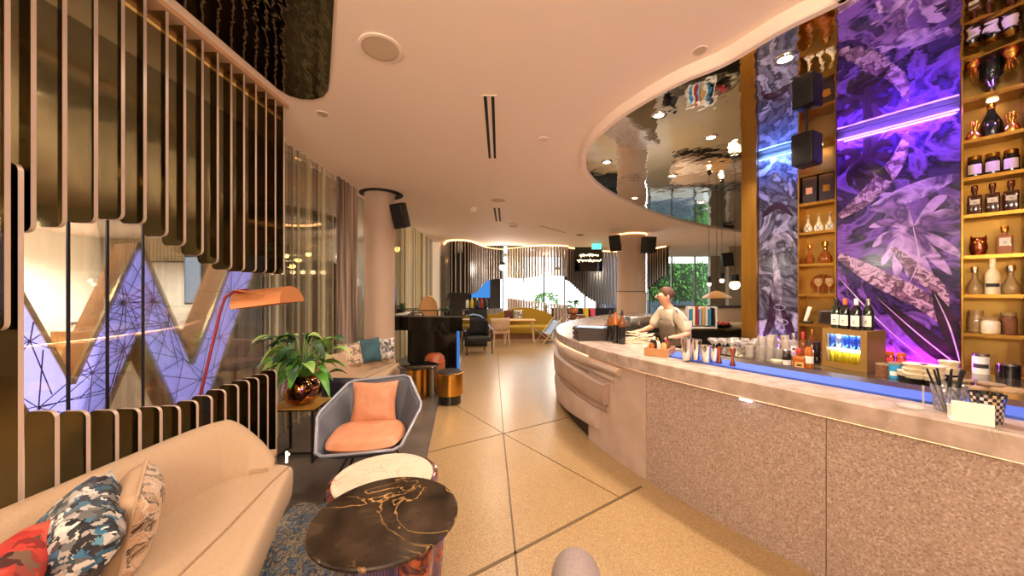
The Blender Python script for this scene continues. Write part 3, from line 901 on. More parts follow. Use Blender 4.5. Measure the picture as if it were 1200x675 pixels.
t = thing('back_shelf', 'dark shelf wall with small lamps in the lobby beyond the sheer curtain', 'shelf', (-5.05, 8.3, 0))
b = MB(); b.box((0, .15, 1.15), (1.5, .25, 2.3)); b.build('cabinet', 'dark_wall', t, 0)
b = MB(); b.box((0, .0, 1.98), (1.6, .4, .05)); b.build('shelf', 'walnut', t, 0)
b = MB(); b.box((0, .0, 1.1), (1.5, .3, .04)); b.build('shelf', 'walnut', t, 0)
for i in range(6):
    b = MB(); b.ball((-.6 + i * .24, -.08, 2.06), .05, 10, 8)
    tag(b.build('globe_lamp', 'bulb_soft', None, 60, loc=(-5.05, 8.3, 0)), 'small warm globe lamp on the dark lobby shelf', 'lamp', 'globe lamps on the lobby shelf')
# lobby armchair and long bench
t = thing('lobby_bench', 'low dark upholstered bench on the lobby floor beyond the curtain', 'bench', (-5.4, 6.2, 0))
b = MB(); b.box((0, 0, .32), (1.5, .6, .16), bev=.05); b.build('seat', 'plum', t)
b = MB(); b.box((0, .25, .55), (1.5, .14, .36), bev=.05); b.build('backrest', 'plum', t)
for x in (-.65, .65):
    for y in (-.22, .22):
        b = MB(); b.cyl((x, y, 0), (x, y, .26), .02, n=8); b.build('leg', 'black', t)
# ring pendant
t = thing('ring_pendant', 'large black ring lamp hanging behind the sheer curtain', 'pendant lamp', (-3.75, 5.6, 2.78))
b = MB(); b.lathe([(.62, -.05), (.86, -.05), (.86, .05), (.62, .05), (.62, -.05)], n=48); b.build('ring', 'black', t, 40)
b = MB(); b.lathe([(.600, -.02), (.618, -.02), (.618, .02), (.600, .02), (.600, -.02)], n=48); b.build('light_strip', 'led_warm', t, 40)
for a in (0, 2.1, 4.2):
    b = MB(); b.cyl((.74 * math.cos(a), .74 * math.sin(a), .05), (.74 * math.cos(a), .74 * math.sin(a), CEIL - 2.78), .005, n=6); b.build('cable', 'black', t)
def pendant(x, y, z, label, grp, r=.05, mt='bulb', pw=0, col=(1, .72, .42), h=.2):
    t = thing('pendant_lamp', label, 'pendant lamp', (x, y, z), 0, grp)
    b = MB(); b.cyl((0, 0, r * .8 + h), (0, 0, CEIL - z), .004, n=6); b.build('cable', 'black', t)
    b = MB(); b.cyl((0, 0, r * .7), (0, 0, r * .7 + h), r * .85, n=14); b.build('lamp_holder', 'black', t)
    b = MB(); b.ball((0, 0, 0), r, 14, 10); b.build('bulb', mt, t, 60)
    if pw:  # point light, only for the added fill globes
        l = bpy.data.lights.new('pendant_fill', 'POINT'); l.energy = pw; l.color = col; l.shadow_soft_size = r * 1.4
        lo = bpy.data.objects.new('pendant_fill', l); C.objects.link(lo); lo.parent = t; lo.location = (0, 0, -.0)
    return t
for i, (px, py, Y) in enumerate(((350, 305, 7.2), (343, 312, 6.6), (336, 300, 6.9), (362, 298, 7.8))):
    q = at_y(px, py, Y); pendant(q.x, q.y, q.z, 'small pendant bulb in the lobby beyond the sheer curtain', 'lobby pendant bulbs', .045)
for i, (px, py, Y) in enumerate(((98, 190, 3.3), (124, 196, 3.45), (157, 208, 3.7))):
    q = at_y(px, py, Y); pendant(q.x, q.y, q.z, ['black pendant spot with warm bulb seen past the hanging fins, nearest of the three', 'black pendant spot with warm bulb seen past the hanging fins, middle of the three', 'black pendant spot with warm bulb seen past the hanging fins, farthest of the three'][i], 'pendant spots behind the fins', .05, h=.3)
for i, (px, py, Y) in enumerate(((466, 292, 9.0), (508, 305, 13.0))):
    q = at_y(px, py, Y); pendant(q.x, q.y, q.z, 'pendant bulb glowing behind the far sheer curtain', 'bulbs behind the far curtain', .07)

# ------------------------------------------------------------------ fittings on the plaster ceiling
def disc(px, py, r, label, cat, mt='ceil_grey', name='ceiling_speaker', h=.012):
    q = at_z(px, py, CEIL)
    t = thing(name, label, cat, (q.x, q.y, CEIL))
    b = MB(); b.lathe([(r * .86, -h), (r, -h * .8), (r, 0), (r * .86, 0)], n=36); b.build('rim', 'plaster', t)
    b = MB(); b.lathe([(0, -h * .7), (r * .86, -h * .7), (r * .86, 0), (0, 0)], n=36); b.build('grille', mt, t)
disc(446, 56, .145, 'round grey speaker grille set in the plaster ceiling nearest the camera', 'ceiling speaker')
disc(584, 234, .15, 'round ceiling speaker grille near the middle of the room', 'ceiling speaker')
disc(680, 275, .14, 'small round ceiling vent near the exit sign', 'ceiling vent', 'vent_dark', 'ceiling_vent')
disc(637, 162, .05, 'small round sensor in the ceiling beside the slot diffuser', 'sensor', 'plaster', 'ceiling_sensor')
disc(378, 133, .055, 'small round sprinkler cover in the ceiling near the screen end', 'sprinkler cover', 'ceil_grey', 'ceiling_cover', .008)
disc(601, 263, .11, 'white smoke detector on the ceiling past the slot diffuser', 'smoke detector', 'white_matte', 'smoke_detector', .05)
disc(555, 243, .07, 'white sprinkler head hanging from the ceiling before the hanging screens', 'sprinkler', 'white_matte', 'ceiling_sprinkler', .09)
disc(820, 59, .05, 'faint oval spot fitting in the ceiling near the mirror rim', 'ceiling spot', 'ceil_grey', 'ceiling_spot', .006)
def slot(p, q, w, label, nsl=2):
    a, c = at_z(p[0], p[1], CEIL), at_z(q[0], q[1], CEIL)
    d = (c - a); L = d.length; d.normalize(); ang = math.atan2(d.y, d.x)
    t = thing('slot_diffuser', label, 'air vent', tuple((a + c) / 2), ang)
    b = MB(); b.box((0, 0, -.004), (L, w, .008)); b.build('frame', 'plaster', t, 0)
    for i in range(nsl):
        y = (i - (nsl - 1) / 2) * w * .5
        b = MB(); b.box((0, y, -.009), (L * .985, w * .22, .004)); b.build('slot', 'vent_dark', t, 0)
slot((573, 111), (577, 185), .13, 'long black double slot diffuser in the ceiling')
slot((582, 243), (584, 259), .18, 'short black slot diffuser further along the ceiling')
slot((632, 264), (664, 273), .10, 'thin slot diffuser running askew near the hanging screens', 1)
# ------------------------------------------------------------------ cream sofas
def sofa(label, loc, rz):
    t = thing('sofa', label, 'sofa', loc, rz)
    # local frame: origin on the floor under the far right end of the back
    def seat_fn():
        plan = [(-.03, -1.55), (0, -.05), (.10, .08), (.32, .17), (.44, .14), (.47, .04), (.86, -.90), (1.0, -1.55)]
        b = MB()
        cx = sum(p[0] for p in plan) / 8; cy = sum(p[1] for p in plan) / 8
        lv = [(.20, .90), (.24, .97), (.32, 1.0), (.385, 1.0), (.41, .975), (.425, .93), (.43, .80)]
        P = []
        m = len(plan)
        for i in range(m):
            a = Vector(plan[i]); c = Vector(plan[(i + 1) % m])
            for k in range(6): P.append(a + (c - a) * k / 6)
        P2 = P
        for _ in range(2):
            P2 = [(P2[i - 1] + P2[i] * 2 + P2[(i + 1) % len(P2)]) / 4 for i in range(len(P2))]
        rings = []
        for z, s in lv:
            rings.append([b.v((cx + (p.x - cx) * s, cy + (p.y - cy) * (1 - (1 - s) * .6), z - (.02 if s < .85 else 0) * 0)) for p in P2])
        for A, B in zip(rings, rings[1:]):
            for i in range(len(A)): b.f([A[i], A[(i + 1) % len(A)], B[(i + 1) % len(A)], B[i]])
        b.f(rings[0][::-1]); b.f(rings[-1])
        return b
    seat_fn().build('seat', 'fabric_cream', t, 50)
    # backrest: runs along the back and wraps the end, sloping down
    pts = catmull([(-.03, -1.55), (-.02, -.8), (.0, -.15), (.06, .03), (.17, .11), (.30, .155)], 8)
    nr = normals(pts)        # points to the seat side (right of travel = +x)
    b = MB(); rings = []; n = len(pts)
    for i, (p, q) in enumerate(zip(pts, nr)):
        u = i / (n - 1)
        h = .76 - max(0, (u - .62)) ** 1.4 * 1.22
        th = .10
        pr = [(-.03, .22), (-.055, .5), (-.06, h - .05), (-.045, h - .012), (-.01, h), (.03, h - .005), (.06, h - .03), (th - .005, h - .12), (th + .03, .46), (th + .03, .26)]
        rings.append([b.v((p.x + q.x * o, p.y + q.y * o, z)) for o, z in pr])
    for A, B in zip(rings, rings[1:]):
        for k in range(10): b.f([A[k], A[(k + 1) % 10], B[(k + 1) % 10], B[k]])
    b.f(rings[0][::-1]); b.f(rings[-1])
    b.build('backrest', 'fabric_cream', t, 50)
    b = MB(); b.tube([(.43, .10, .432), (.45, -.1, .434), (.52, -.5, .436), (.58, -1.0, .436), (.62, -1.5, .436)], .006, 6); b.build('seam', 'fabric_cream_seam', t, 60)
    b = MB(); b.prism([(.05, -1.5), (.08, -.08), (.34, .06), (.72, -.88), (.84, -1.5)], .05, .21); b.build('plinth', 'fabric_base', t, 0)
    for x, y in ((.1, -1.4), (.12, -.12), (.36, -.02), (.75, -1.4)):
        b = MB(); b.cyl((x, y, 0), (x, y, .05), .025, n=10); b.build('foot', 'black', t)
    return t
sf = sofa('cream angular sofa in the left foreground before the bronze fins', (-1.905, 2.20, 0.0145), 0)
s2 = copy_tree(sf, 'second cream sofa by the round column behind the plant', (-2.14, 5.66, 0.0065), math.radians(-13), scale=(.65, .85, 1))

def cushion(label, mats, size, loc, rot, grp=None, twotone=None, piping=None):
    t = thing('cushion', label, 'cushion', loc, 0, grp, rot=rot)
    w, h, d = size
    b = pillow_mesh(w, h, d)
    if twotone:
        for f in b.bm.faces:
            if f.calc_center_median().y > 0: f.material_index = 1
        b.build('cover', [mats, twotone], t, 60, flip=True)
    else:
        b.build('cover', mats, t, 60, flip=True)
    if piping:
        p = MB(); pts = []
        for i in range(48):
            a = i / 12; s_ = int(a); f = a - s_
            e = (f * 2 - 1)
            k = lambda q: 1 - .10 * (1 - abs(q) ** 1.5)
            if s_ == 0: q = (e * w / 2, 0, h / 2 * k(e))
            elif s_ == 1: q = (w / 2 * k(e), 0, -e * h / 2)
            elif s_ == 2: q = (-e * w / 2, 0, -h / 2 * k(e))
            else: q = (-w / 2 * k(e), 0, e * h / 2)
            pts.append(q)
        p.tube(pts, .006, 6, closed=True); p.build('piping', piping, t, 60)
    return t
R_ = math.radians
cushion('square cushion with a worn rose gold sequin front leaning on the cream sofa back', 'cushion_plain', (.36, .36, .17), (-1.635, 1.50, .625), (R_(-10), R_(4), R_(-48)), 'sofa cushions', twotone='sequin', piping='cushion_plain')
cushion('large cushion printed in black, grey and blue swirls on the near cream sofa', 'pattern_blue', (.46, .46, .20), (-1.64, 1.25, .635), (R_(-38), R_(10), R_(-40)), 'sofa cushions')
cushion('red and black patterned cushion at the corner of the near sofa', 'pattern_red', (.44, .42, .17), (-1.60, 1.02, .63), (R_(-34), R_(-4), R_(-50)), 'sofa cushions')

# cushions on the second sofa
def cz_(px, py, Y): return at_y(px, py, Y)
q = cz_(411, 416, 4.95); cushion('rose gold sequin cushion on the second sofa', 'sequin', (.36, .36, .13), q, (R_(-14), 0, R_(60)), 'cushions on the second sofa')
q = cz_(433, 411, 5.25); cushion('dark teal velvet cushion on the second sofa', 'teal_velvet', (.36, .38, .13), q, (R_(-14), 0, R_(52)), 'cushions on the second sofa')
q = cz_(451, 409, 5.52); cushion('small black and cream patterned cushion at the end of the second sofa', 'pattern_small', (.34, .36, .12), q, (R_(-12), 0, R_(40)), 'cushions on the second sofa')

# ------------------------------------------------------------------ rug
b = MB(); b.prism([(-1.62, -.2), (-.50, -.2), (-.52, 2.2), (-.62, 2.60), (-1.62, 2.62)], .0045, .014)
o = b.build('area_rug', 'rug', None, 0); tag(o, 'blue and beige mottled rug under the marble coffee tables', 'rug')

# ------------------------------------------------------------------ coffee tables
def coffee(label, c, R, ztop, top_mat, kind):
    t = thing('coffee_table', label, 'coffee table', (c[0], c[1], .0145))
    z = ztop - .0145
    b = MB(); b.lathe([(0, z - .022), (R - .006, z - .022), (R, z - .016), (R, z - .006), (R - .006, z), (0, z)], n=64); b.build('tabletop', top_mat, t, 40)
    if kind == 'fins':
        b = MB(); b.lathe([(0, z - .034), (R * .93, z - .034), (R * .93, z - .0225), (0, z - .0225)], n=48); b.build('subtop', 'black', t, 40)
        for a0, a1, mt in ((-70, 10, 'agate'), (-128, -72, 'mesh_purple'), (60, 130, 'agate'), (150, 215, 'mesh_purple')):
            b = MB()
            def fn(u, v, a0=a0, a1=a1):
                a = R_(a0 + (a1 - a0) * u); r = R * (.56 + .16 * math.sin(u * PI * 2) * (1 - v * .4) + .08 * v)
                return Vector((r * math.cos(a) + .06, r * math.sin(a), v * (z - .035)))
            b.grid(fn, 18, 6); b.build('base_panel', mt, t, 60, solid=.02)
    else:
        Rr = R * 1.13
        b = MB(); b.lathe([(0, 0), (Rr * .86, 0), (Rr * .97, z * .4), (Rr, z - .075), (Rr - .004, z - .055), (Rr - .03, z - .045), (0, z - .045)], (-.02, .07, 0), n=56); b.build('drum', 'agate', t, 40)
        b = MB(); b.lathe([(0, z - .0445), (R * .9, z - .0445), (R * .9, z - .0225), (0, z - .0225)], n=48); b.build('subtop', 'black', t, 40)
    return t
coffee('round coffee table with black marble top veined in gold, in front of the sofa', (-.645, 1.79), .362, .46, 'marble_black', 'fins')
coffee('round coffee table with white marble top on a brown swirled drum, behind the black one', (-.845, 2.30), .315, .39, 'marble_white', 'drum')

# ------------------------------------------------------------------ grey hexagonal armchair with orange cushions
t = thing('armchair', 'grey hexagonal shell armchair with two orange leather cushions beyond the marble tables', 'armchair', (-1.215, 2.98, .0045), R_(8))
rimp = [(-.27, .36, .75), (.27, .36, .79), (.43, .02, .60), (.30, -.33, .375), (-.31, -.33, .355), (-.43, .02, .56)]
inn = [(-.20, .20, .36), (.20, .20, .36), (.29, .0, .33), (.22, -.25, .30), (-.22, -.25, .30), (-.29, .0, .33)]
b = MB()
RV = []
def lerp(a, c, k): return Vector(a) + (Vector(c) - Vector(a)) * k
o6 = [Vector(p) for p in rimp]; i6 = [Vector(p) for p in inn]
rings = []
for k in range(6):
    u = k / 5
    ring = []
    for i in range(6):
        p = lerp(o6[i], i6[i], u ** 1.15); p2 = lerp(o6[(i + 1) % 6], i6[(i + 1) % 6], u ** 1.15)
        for j in range(4): ring.append(b.v(lerp(p, p2, .08 + .84 * j / 3)))
    rings.append(ring)
for A, B in zip(rings, rings[1:]):
    for i in range(24): b.f([A[i], B[i], B[(i + 1) % 24], A[(i + 1) % 24]])
b.f(rings[-1])
b.build('shell', 'shell_grey', t, 30, solid=.012)
b = MB(); pts = []
for i in range(6):
    for j in range(4): pts.append(lerp(o6[i], o6[(i + 1) % 6], .08 + .84 * j / 3))
b.tube(pts, .013, 8, closed=True); b.build('rim', 'shell_rim', t, 60)
def rounded_cushion(W, D, H, pinch=.3):
    b = MB()
    def fn(sg):
        def g(u, v):
            x, y = u * 2 - 1, v * 2 - 1
            e = .22
            xx = x * math.sqrt(max(0, 1 - .32 * y * y)); yy = y * math.sqrt(max(0, 1 - .32 * x * x))
            k = max(0, (1 - abs(x) ** 5) * (1 - abs(y) ** 5)) ** .5
            return Vector((xx * W / 2, yy * D / 2, sg * H / 2 * k * (1 + .05 * math.sin(7 * x) * math.cos(4 * y))))
        return g
    b.grid(fn(1), 16, 16); b.grid(fn(-1), 16, 16)
    bmesh.ops.remove_doubles(b.bm, verts=b.bm.verts[:], dist=.0006)
    return b
o = rounded_cushion(.60, .50, .12).build('seat_cushion', 'leather', t, 60, loc=(0, -.09, .405)); o.rotation_euler = (R_(4), 0, 0); o['label'] = 'orange leather seat cushion'
o = pillow_mesh(.40, .38, .12).build('back_cushion', 'leather', t, 60, loc=(0, .15, .60)); o.rotation_euler = (R_(-16), 0, 0); o['label'] = 'square orange leather back cushion'
for x, y in ((-.26, -.28), (.26, -.28), (-.24, .27), (.24, .27)):
    b = MB(); b.cyl((x * .45, y * .45, .30), (x, y, .0), .011, n=8); b.build('leg', 'black', t)
b = MB(); b.box((0, 0, .290), (.30, .34, .02)); b.build('seat_frame', 'black', t, 0)

# dark chair with orange wooden legs facing the second sofa
t = thing('lounge_chair', 'low navy chair with orange wooden legs between the plant and the armchair', 'chair', (-1.86, 3.96, .0045), R_(-12))
b = MB()
def fn(u, v):
    x = (u * 2 - 1); 
    y = -.22 + (.02 + .08 * v) * 0 + .20 * (x * x) - .06 * v
    z = .30 + .38 * v - .05 * abs(x) ** 3
    return Vector((x * (.27 + .03 * v), y, z))
b.grid(fn, 14, 6); b.build('backrest', 'navy', t, 60, solid=.04)
b = MB(); b.box((0, .05, .36), (.50, .46, .09), bev=.035); b.build('seat', 'navy', t)
for x, y in ((-.24, -.2), (.24, -.2), (-.22, .26), (.22, .26)):
    b = MB(); b.cyl((x * .8, y * .8, .32), (x * 1.15, y * 1.15, 0), .02, .013, n=10); b.build('leg', 'orange_wood', t)
b = MB(); b.tube([(-.26, -.18, .34), (-.20, .20, .32)], .014, 8); b.tube([(.26, -.18, .34), (.20, .20, .32)], .014, 8); b.build('side_rail', 'orange_wood', t)

# ------------------------------------------------------------------ side table, pot and plant
TX, TY = -2.06, 3.40
t = thing('side_table', 'square side table with gold top and thin black frame under the potted plant', 'side table', (TX, TY, .0045), R_(3))
b = MB(); b.box((0, 0, .505), (.42, .36, .012)); b.build('tabletop', 'gold_top', t, 0)
b = MB()
for x in (-.19, .19): b.box((x, 0, .490), (.018, .34, .016))
for y in (-.16, .16): b.box((0, y, .490), (.362, .018, .016))
b.build('top_frame', 'black', t, 0)
for x in (-.19, .19):
    for y in (-.16, .16):
        b = MB(); b.box((x, y, .241), (.018, .018, .482)); b.build('leg', 'black', t, 0)
b = MB()
for x in (-.19, .19): b.box((x, 0, .02), (.016, .302, .016))
b.box((0, .0, .02), (.364, .016, .016)); b.build('foot_frame', 'black', t, 0)
t = thing('potted_plant', 'leafy green plant in a shiny iridescent round pot on the gold side table', 'plant', (TX + .015, TY - .01, .5155))
b = MB(); b.lathe([(0, 0), (.08, .0), (.135, .04), (.17, .11), (.172, .15), (.15, .225), (.11, .265), (.09, .275), (.08, .26), (0, .23)], n=36); b.build('pot', 'iridescent', t, 60)
rr = random.Random(11)
def leaf(b, base, dirv, L, W, droop):
    d = Vector((dirv[0], dirv[1], 0)).normalized(); s = Vector((-d.y, d.x, 0))
    n = 8; tw = rr.uniform(-.5, .5)
    rows = []
    for i in range(n + 1):
        u = i / n
        p = Vector(base) + d * L * (u - .15 * u * u) + Vector((0, 0, L * (.35 * u - droop * u * u)))
        w = W * math.sin(PI * min(1, u * .93 + .05)) ** .8 * (1 - .35 * u)
        rows.append([b.v(p + (s * math.cos(tw) + Vector((0, 0, math.sin(tw)))) * w * k + Vector((0, 0, abs(k) * w * .35))) for k in (-1, -.5, 0, .5, 1)])
    for A, B in zip(rows, rows[1:]):
        for k in range(4): b.f([A[k], A[k + 1], B[k + 1], B[k]])
bA, bB, bC, st = MB(), MB(), MB(), MB()
for i in range(62):
    a = rr.uniform(0, 2 * PI); r = rr.uniform(.05, .28); h = rr.uniform(.36, .68) if i % 3 else rr.uniform(.28, .42)
    top = Vector((r * math.cos(a), r * math.sin(a), h))
    st.tube([(.04 * math.cos(a), .04 * math.sin(a), .24), (r * .45 * math.cos(a), r * .45 * math.sin(a), .24 + (h - .24) * .65), top], [.006, .005, .003], 5)
    leaf([bA, bB, bC][i % 3], top, (math.cos(a + rr.uniform(-.4, .4)), math.sin(a + rr.uniform(-.4, .4))), rr.uniform(.16, .27), rr.uniform(.045, .07), rr.uniform(.5, 1.1))
st.build('stems', 'leaf', t, 60)
for bb, mt, lb in ((bA, 'leaf', 'mid green leaves'), (bB, 'leaf_dark', 'dark green leaves'), (bC, 'leaf_pale', 'pale variegated leaves')):
    o = bb.build('foliage', mt, t, 60, flip=False); o['label'] = lb

# ------------------------------------------------------------------ copper floor lamp
LY = 3.45
p0 = at_y(226, 500, 2.60); p1 = at_y(258, 365, 2.85); p2 = at_y(264, 348, 2.88); p3 = at_y(282, 342, 2.95)
t = thing('floor_lamp', 'floor lamp with angled copper shade on a thin red pole before the lit letter', 'floor lamp', (p0.x, p0.y, .0))
off = -Vector(t.location)
b = MB(); b.tube([Vector((p0.x, p0.y, .03)) + off, p0 + off, p1 + off, p2 + off, (p2 + p3) / 2 + Vector((0, 0, .02)) + off, p3 + off], .011, 8); b.build('pole', 'red_metal', t, 60)
b = MB(); b.lathe([(0, 0), (.14, 0), (.14, .02), (.02, .03), (0, .03)], n=28); b.build('base', 'red_metal', t)
a, c = at_y(281, 350, 2.97) + off, at_y(341, 343, 3.2) + off
b = MB(); ax = (c - a).normalized(); up = Vector((-ax.z, 0, ax.x))
# half-cylinder hood
rows = []
for i in range(2):
    e = a if i == 0 else c
    w = .13
    rows.append([b.v(e + ax * (.03 * math.cos(th) * (1 if i else 0)) + up * (.19 * math.sin(th) - .11) + Vector((0, 1, 0)) * .12 * math.cos(th)) for th in [PI * k / 12 for k in range(13)]])
for k in range(12): b.f([rows[0][k], rows[0][k + 1], rows[1][k + 1], rows[1][k]])
b.f(rows[0]); b.f(rows[1][::-1]); b.build('lamp_shade', 'copper', t, 30)
b = MB(); b.cyl(p3 + off - ax * .02, p3 + off + ax * .05, .022, n=12); b.build('joint', 'red_metal', t)
b = MB(); b.tube([p3 + off + ax * .04 + Vector((0, -.125, .01)), (a + c) / 2 + Vector((0, -.128, 0)) + ax * .05], .007, 6); b.ball((a + c) / 2 + Vector((0, -.128, 0)) + ax * .05, .011, 8, 6); b.build('bracket', 'copper', t)

# ------------------------------------------------------------------ gold tables and stool
t = thing('cocktail_table', 'round black topped table on gold and grey drums beside the second sofa', 'side table', (-1.43, 5.28, .0045))
b = MB(); b.lathe([(0, .465), (.29, .465), (.30, .472), (.30, .482), (.29, .488), (0, .488)], n=48); b.build('tabletop', 'black_gloss', t, 40)
b = MB(); b.cyl((0.0, -.04, 0), (0.0, -.04, .464), .15, n=36); b.build('gold_drum', 'gold', t, 40)
b = MB(); b.cyl((.21, .10, 0), (.21, .10, .464), .10, n=32); b.build('grey_drum', 'steel', t, 40)
t = thing('drum_stool', 'gold drum stool on a dark recessed base at the edge of the terrazzo', 'stool', (-.90, 5.03, .0045))
b = MB(); b.lathe([(0, .0), (.165, .0), (.165, .125), (0, .125)], n=36); b.build('base', 'black_gloss', t, 40)
b = MB(); b.lathe([(0, .126), (.19, .126), (.195, .13), (.195, .435), (.188, .44), (0, .44)], n=44); b.build('drum', 'gold', t, 40)
b = MB(); b.lathe([(0, .441), (.178, .441), (.17, .455), (0, .458)], n=40); b.build('seat', 'black', t, 40)
t = thing('pouf', 'rounded rust orange pouf stool in front of the black DJ booth', 'stool', (-1.40, 6.30, .0045))
b = MB(); b.lathe([(0, 0), (.16, 0), (.175, .05), (.185, .3), (.17, .42), (.12, .475), (.05, .49), (0, .49)], n=36); b.build('body', 'pouf', t, 50)
b = MB(); b.lathe([(.176, .33), (.190, .335), (.190, .345), (.176, .35)], n=36); b.build('piping', 'orange_wood', t, 50)

# grey rounded chair just at the bottom edge of the picture
t = thing('tub_chair', 'grey velvet chair whose rounded back shows at the bottom picture edge', 'chair', (.165, .82, .0), R_(-12))
b = MB(); rings = []
P = catmull([(-.28, -.26), (-.25, .08), (0, .25), (.25, .08), (.28, -.26)], 7)
P = [Vector((-.05, .28)), Vector((-.05, .24)), Vector((-.05, .0)), Vector((-.05, -.25)), Vector((-.05, -.29))]
def fnb(u, v):
    # upright rounded slab standing along Y
    a = 2 * PI * u
    y = .0; 
    return Vector((0, 0, 0))
pr = []
for k in range(25):
    th = PI * k / 24
    pr.append((.078 * math.cos(th), (.715 + .105 * math.sin(th)) if True else .70 + .105 * math.sin(th)))
pr = [(.085, .40), (.083, .55)] + pr + [(-.083, .55), (-.085, .40)]
ys = [(-.30, .55), (-.285, .86), (-.24, 1.0), (0, 1.0), (.2, 1.0), (.255, .97), (.28, .86)]
rows = [[b.v((x * s - .02, y, .40 + (z - .40) * (1 - (1 - s) * .5))) for x, z in pr] for y, s in ys]
for A, B in zip(rows, rows[1:]):
    for k in range(len(pr) - 1): b.f([A[k], A[k + 1], B[k + 1], B[k]])
b.f(rows[0]); b.f(rows[-1][::-1])
b.build('backrest', 'velvet_grey', t, 60)
b = MB(); b.box((.26, -.01, .42), (.46, .52, .12), bev=.05); b.build('seat', 'velvet_grey', t)
for x, y in ((.06, -.2), (.06, .2), (.44, -.2), (.44, .2)):
    b = MB(); b.cyl((x, y, .37), (x * 1.05, y * 1.1, 0), .018, .012, n=8); b.build('leg', 'black', t)
# ------------------------------------------------------------------ bottles, jars and glasses
def bottle(name, label, cat, loc, kind, h, r, body, cap='black', lab=None, group=None, rz=0, lab_z=(.18, .45), mark=None):
    t = thing(name, label, cat, loc, rz, group)
    b = MB()
    if kind == 'wine':
        b.lathe([(0, 0), (r * .95, 0), (r, .01), (r, h * .60), (r * .85, h * .68), (r * .42, h * .78), (r * .36, h * .82), (r * .36, h * .9), (0, h * .9)], n=20); ct = (r * .40, h * .78, h)
    elif kind == 'champ':
        b.lathe([(0, 0), (r * .95, 0), (r, .01), (r, h * .40), (r * .8, h * .55), (r * .45, h * .72), (r * .3, h * .85), (r * .3, h * .92), (0, h * .92)], n=22); ct = (r * .38, h * .86, h)
    elif kind == 'decanter':
        b.lathe([(0, 0), (r * .8, 0), (r, h * .10), (r * .95, h * .28), (r * .6, h * .45), (r * .32, h * .58), (r * .26, h * .80), (r * .36, h * .83), (0, h * .83)], n=22); ct = (r * .42, h * .80, h)
    elif kind == 'square':
        b.box((0, 0, h * .34), (r * 1.9, r * 1.3, h * .68), bev=r * .25); b.cyl((0, 0, h * .66), (0, 0, h * .84), r * .36, n=14); ct = (r * .48, h * .80, h)
    elif kind == 'tall':
        b.lathe([(0, 0), (r, 0), (r, h * .55), (r * .7, h * .66), (r * .35, h * .74), (r * .35, h * .93), (0, h * .93)], n=20); ct = (r * .42, h * .74, h)
    elif kind == 'jar':
        b.lathe([(0, 0), (r * .9, 0), (r, h * .08), (r, h * .68), (r * .82, h * .80), (r * .82, h * .84), (0, h * .84)], n=22); ct = (r * .9, h * .82, h)
    else:
        b.cyl((0, 0, 0), (0, 0, h * .88), r, n=18); ct = (r * 1.02, h * .86, h)
    b.build('body', body, t, 40)
    b = MB(); b.lathe([(0, ct[1]), (ct[0], ct[1]), (ct[0], ct[2] - .004), (ct[0] * .85, ct[2]), (0, ct[2])], n=16); b.build('cap', cap, t, 40)
    if lab:
        b = MB(); z0, z1 = h * lab_z[0], h * lab_z[1]
        if kind == 'square':
            b.box((0, -r * .66, (z0 + z1) / 2), (r * 1.3, .004, z1 - z0)); 
        else:
            n = 10
            A = [b.v((r * 1.015 * math.cos(-PI * .82 + PI * .64 * i / n), r * 1.015 * math.sin(-PI * .82 + PI * .64 * i / n), z0)) for i in range(n + 1)]
            B = [b.v((v.co.x, v.co.y, z1)) for v in A]
            for i in range(n): b.f([A[i], A[i + 1], B[i + 1], B[i]])
        lo = b.build('paper_label', lab, t, 60, flip=False)
        if mark:
            b = MB(); y = -r * (.675 if kind == 'square' else 1.03)
            if mark == 'x':
                for s in (1, -1): b.tube([(-r * .42 * s, y * .93, z0), (0, y * 1.03, (z0 + z1) / 2), (r * .42 * s, y * .93, z1)], r * .09, 5)
            elif mark == 'band': b.box((0, y, (z0 + z1) / 2), (r * .7, .003, (z1 - z0) * .3))
            else:
                for q in (.3, .5): b.box((0, y, z0 + (z1 - z0) * q), (r * .5, .003, (z1 - z0) * .06))
            b.build('label_mark', 'ink', lo, 0)
    return t
FACE = WR + PI  # local -Y looks into the room
FACE = math.atan2(WN.y, WN.x) + PI / 2
def shelf3(name, cat, texts, k0, k1, d, z, kind, h, r, body, cap, lab, group, **kw):
    n = len(texts); first = None
    for i, tx in enumerate(texts):
        k = k0 + (k1 - k0) * (i + .5) / n
        loc = wl(k, d, z + .001)
        if first is None: first = bottle(name, tx, cat, loc, kind, h, r, body, cap, lab, group, FACE, **kw)
        else: copy_tree(first, tx, loc)
pos3 = ['nearest the purple panel', 'middle of its three', 'nearest the picture edge']
a, c = .825, 1.095
shelf3('gin_bottle', 'bottle', ['square dark red gin bottle on the near brass shelf unit, ' + p for p in pos3], a, c, -.10, 2.26, 'square', .255, .040, 'gin_red', 'gin_red', 'label', 'red gin bottles', lab_z=(.36, .52), mark='line')
shelf3('spirit_jar', 'bottle', ['squat black bottle above the red gin, ' + p for p in pos3], a, c, -.10, 2.58, 'jar', .19, .042, 'bottle_dark', 'brass', 'label', 'squat black bottles', lab_z=(.16, .60))
bottle('magnum', 'big dark bell shaped bottle alone on the topmost brass shelf', 'bottle', wl(.955, -.155, 2.901), 'champ', .30, .062, 'bottle_green', 'gold', None, None, FACE)
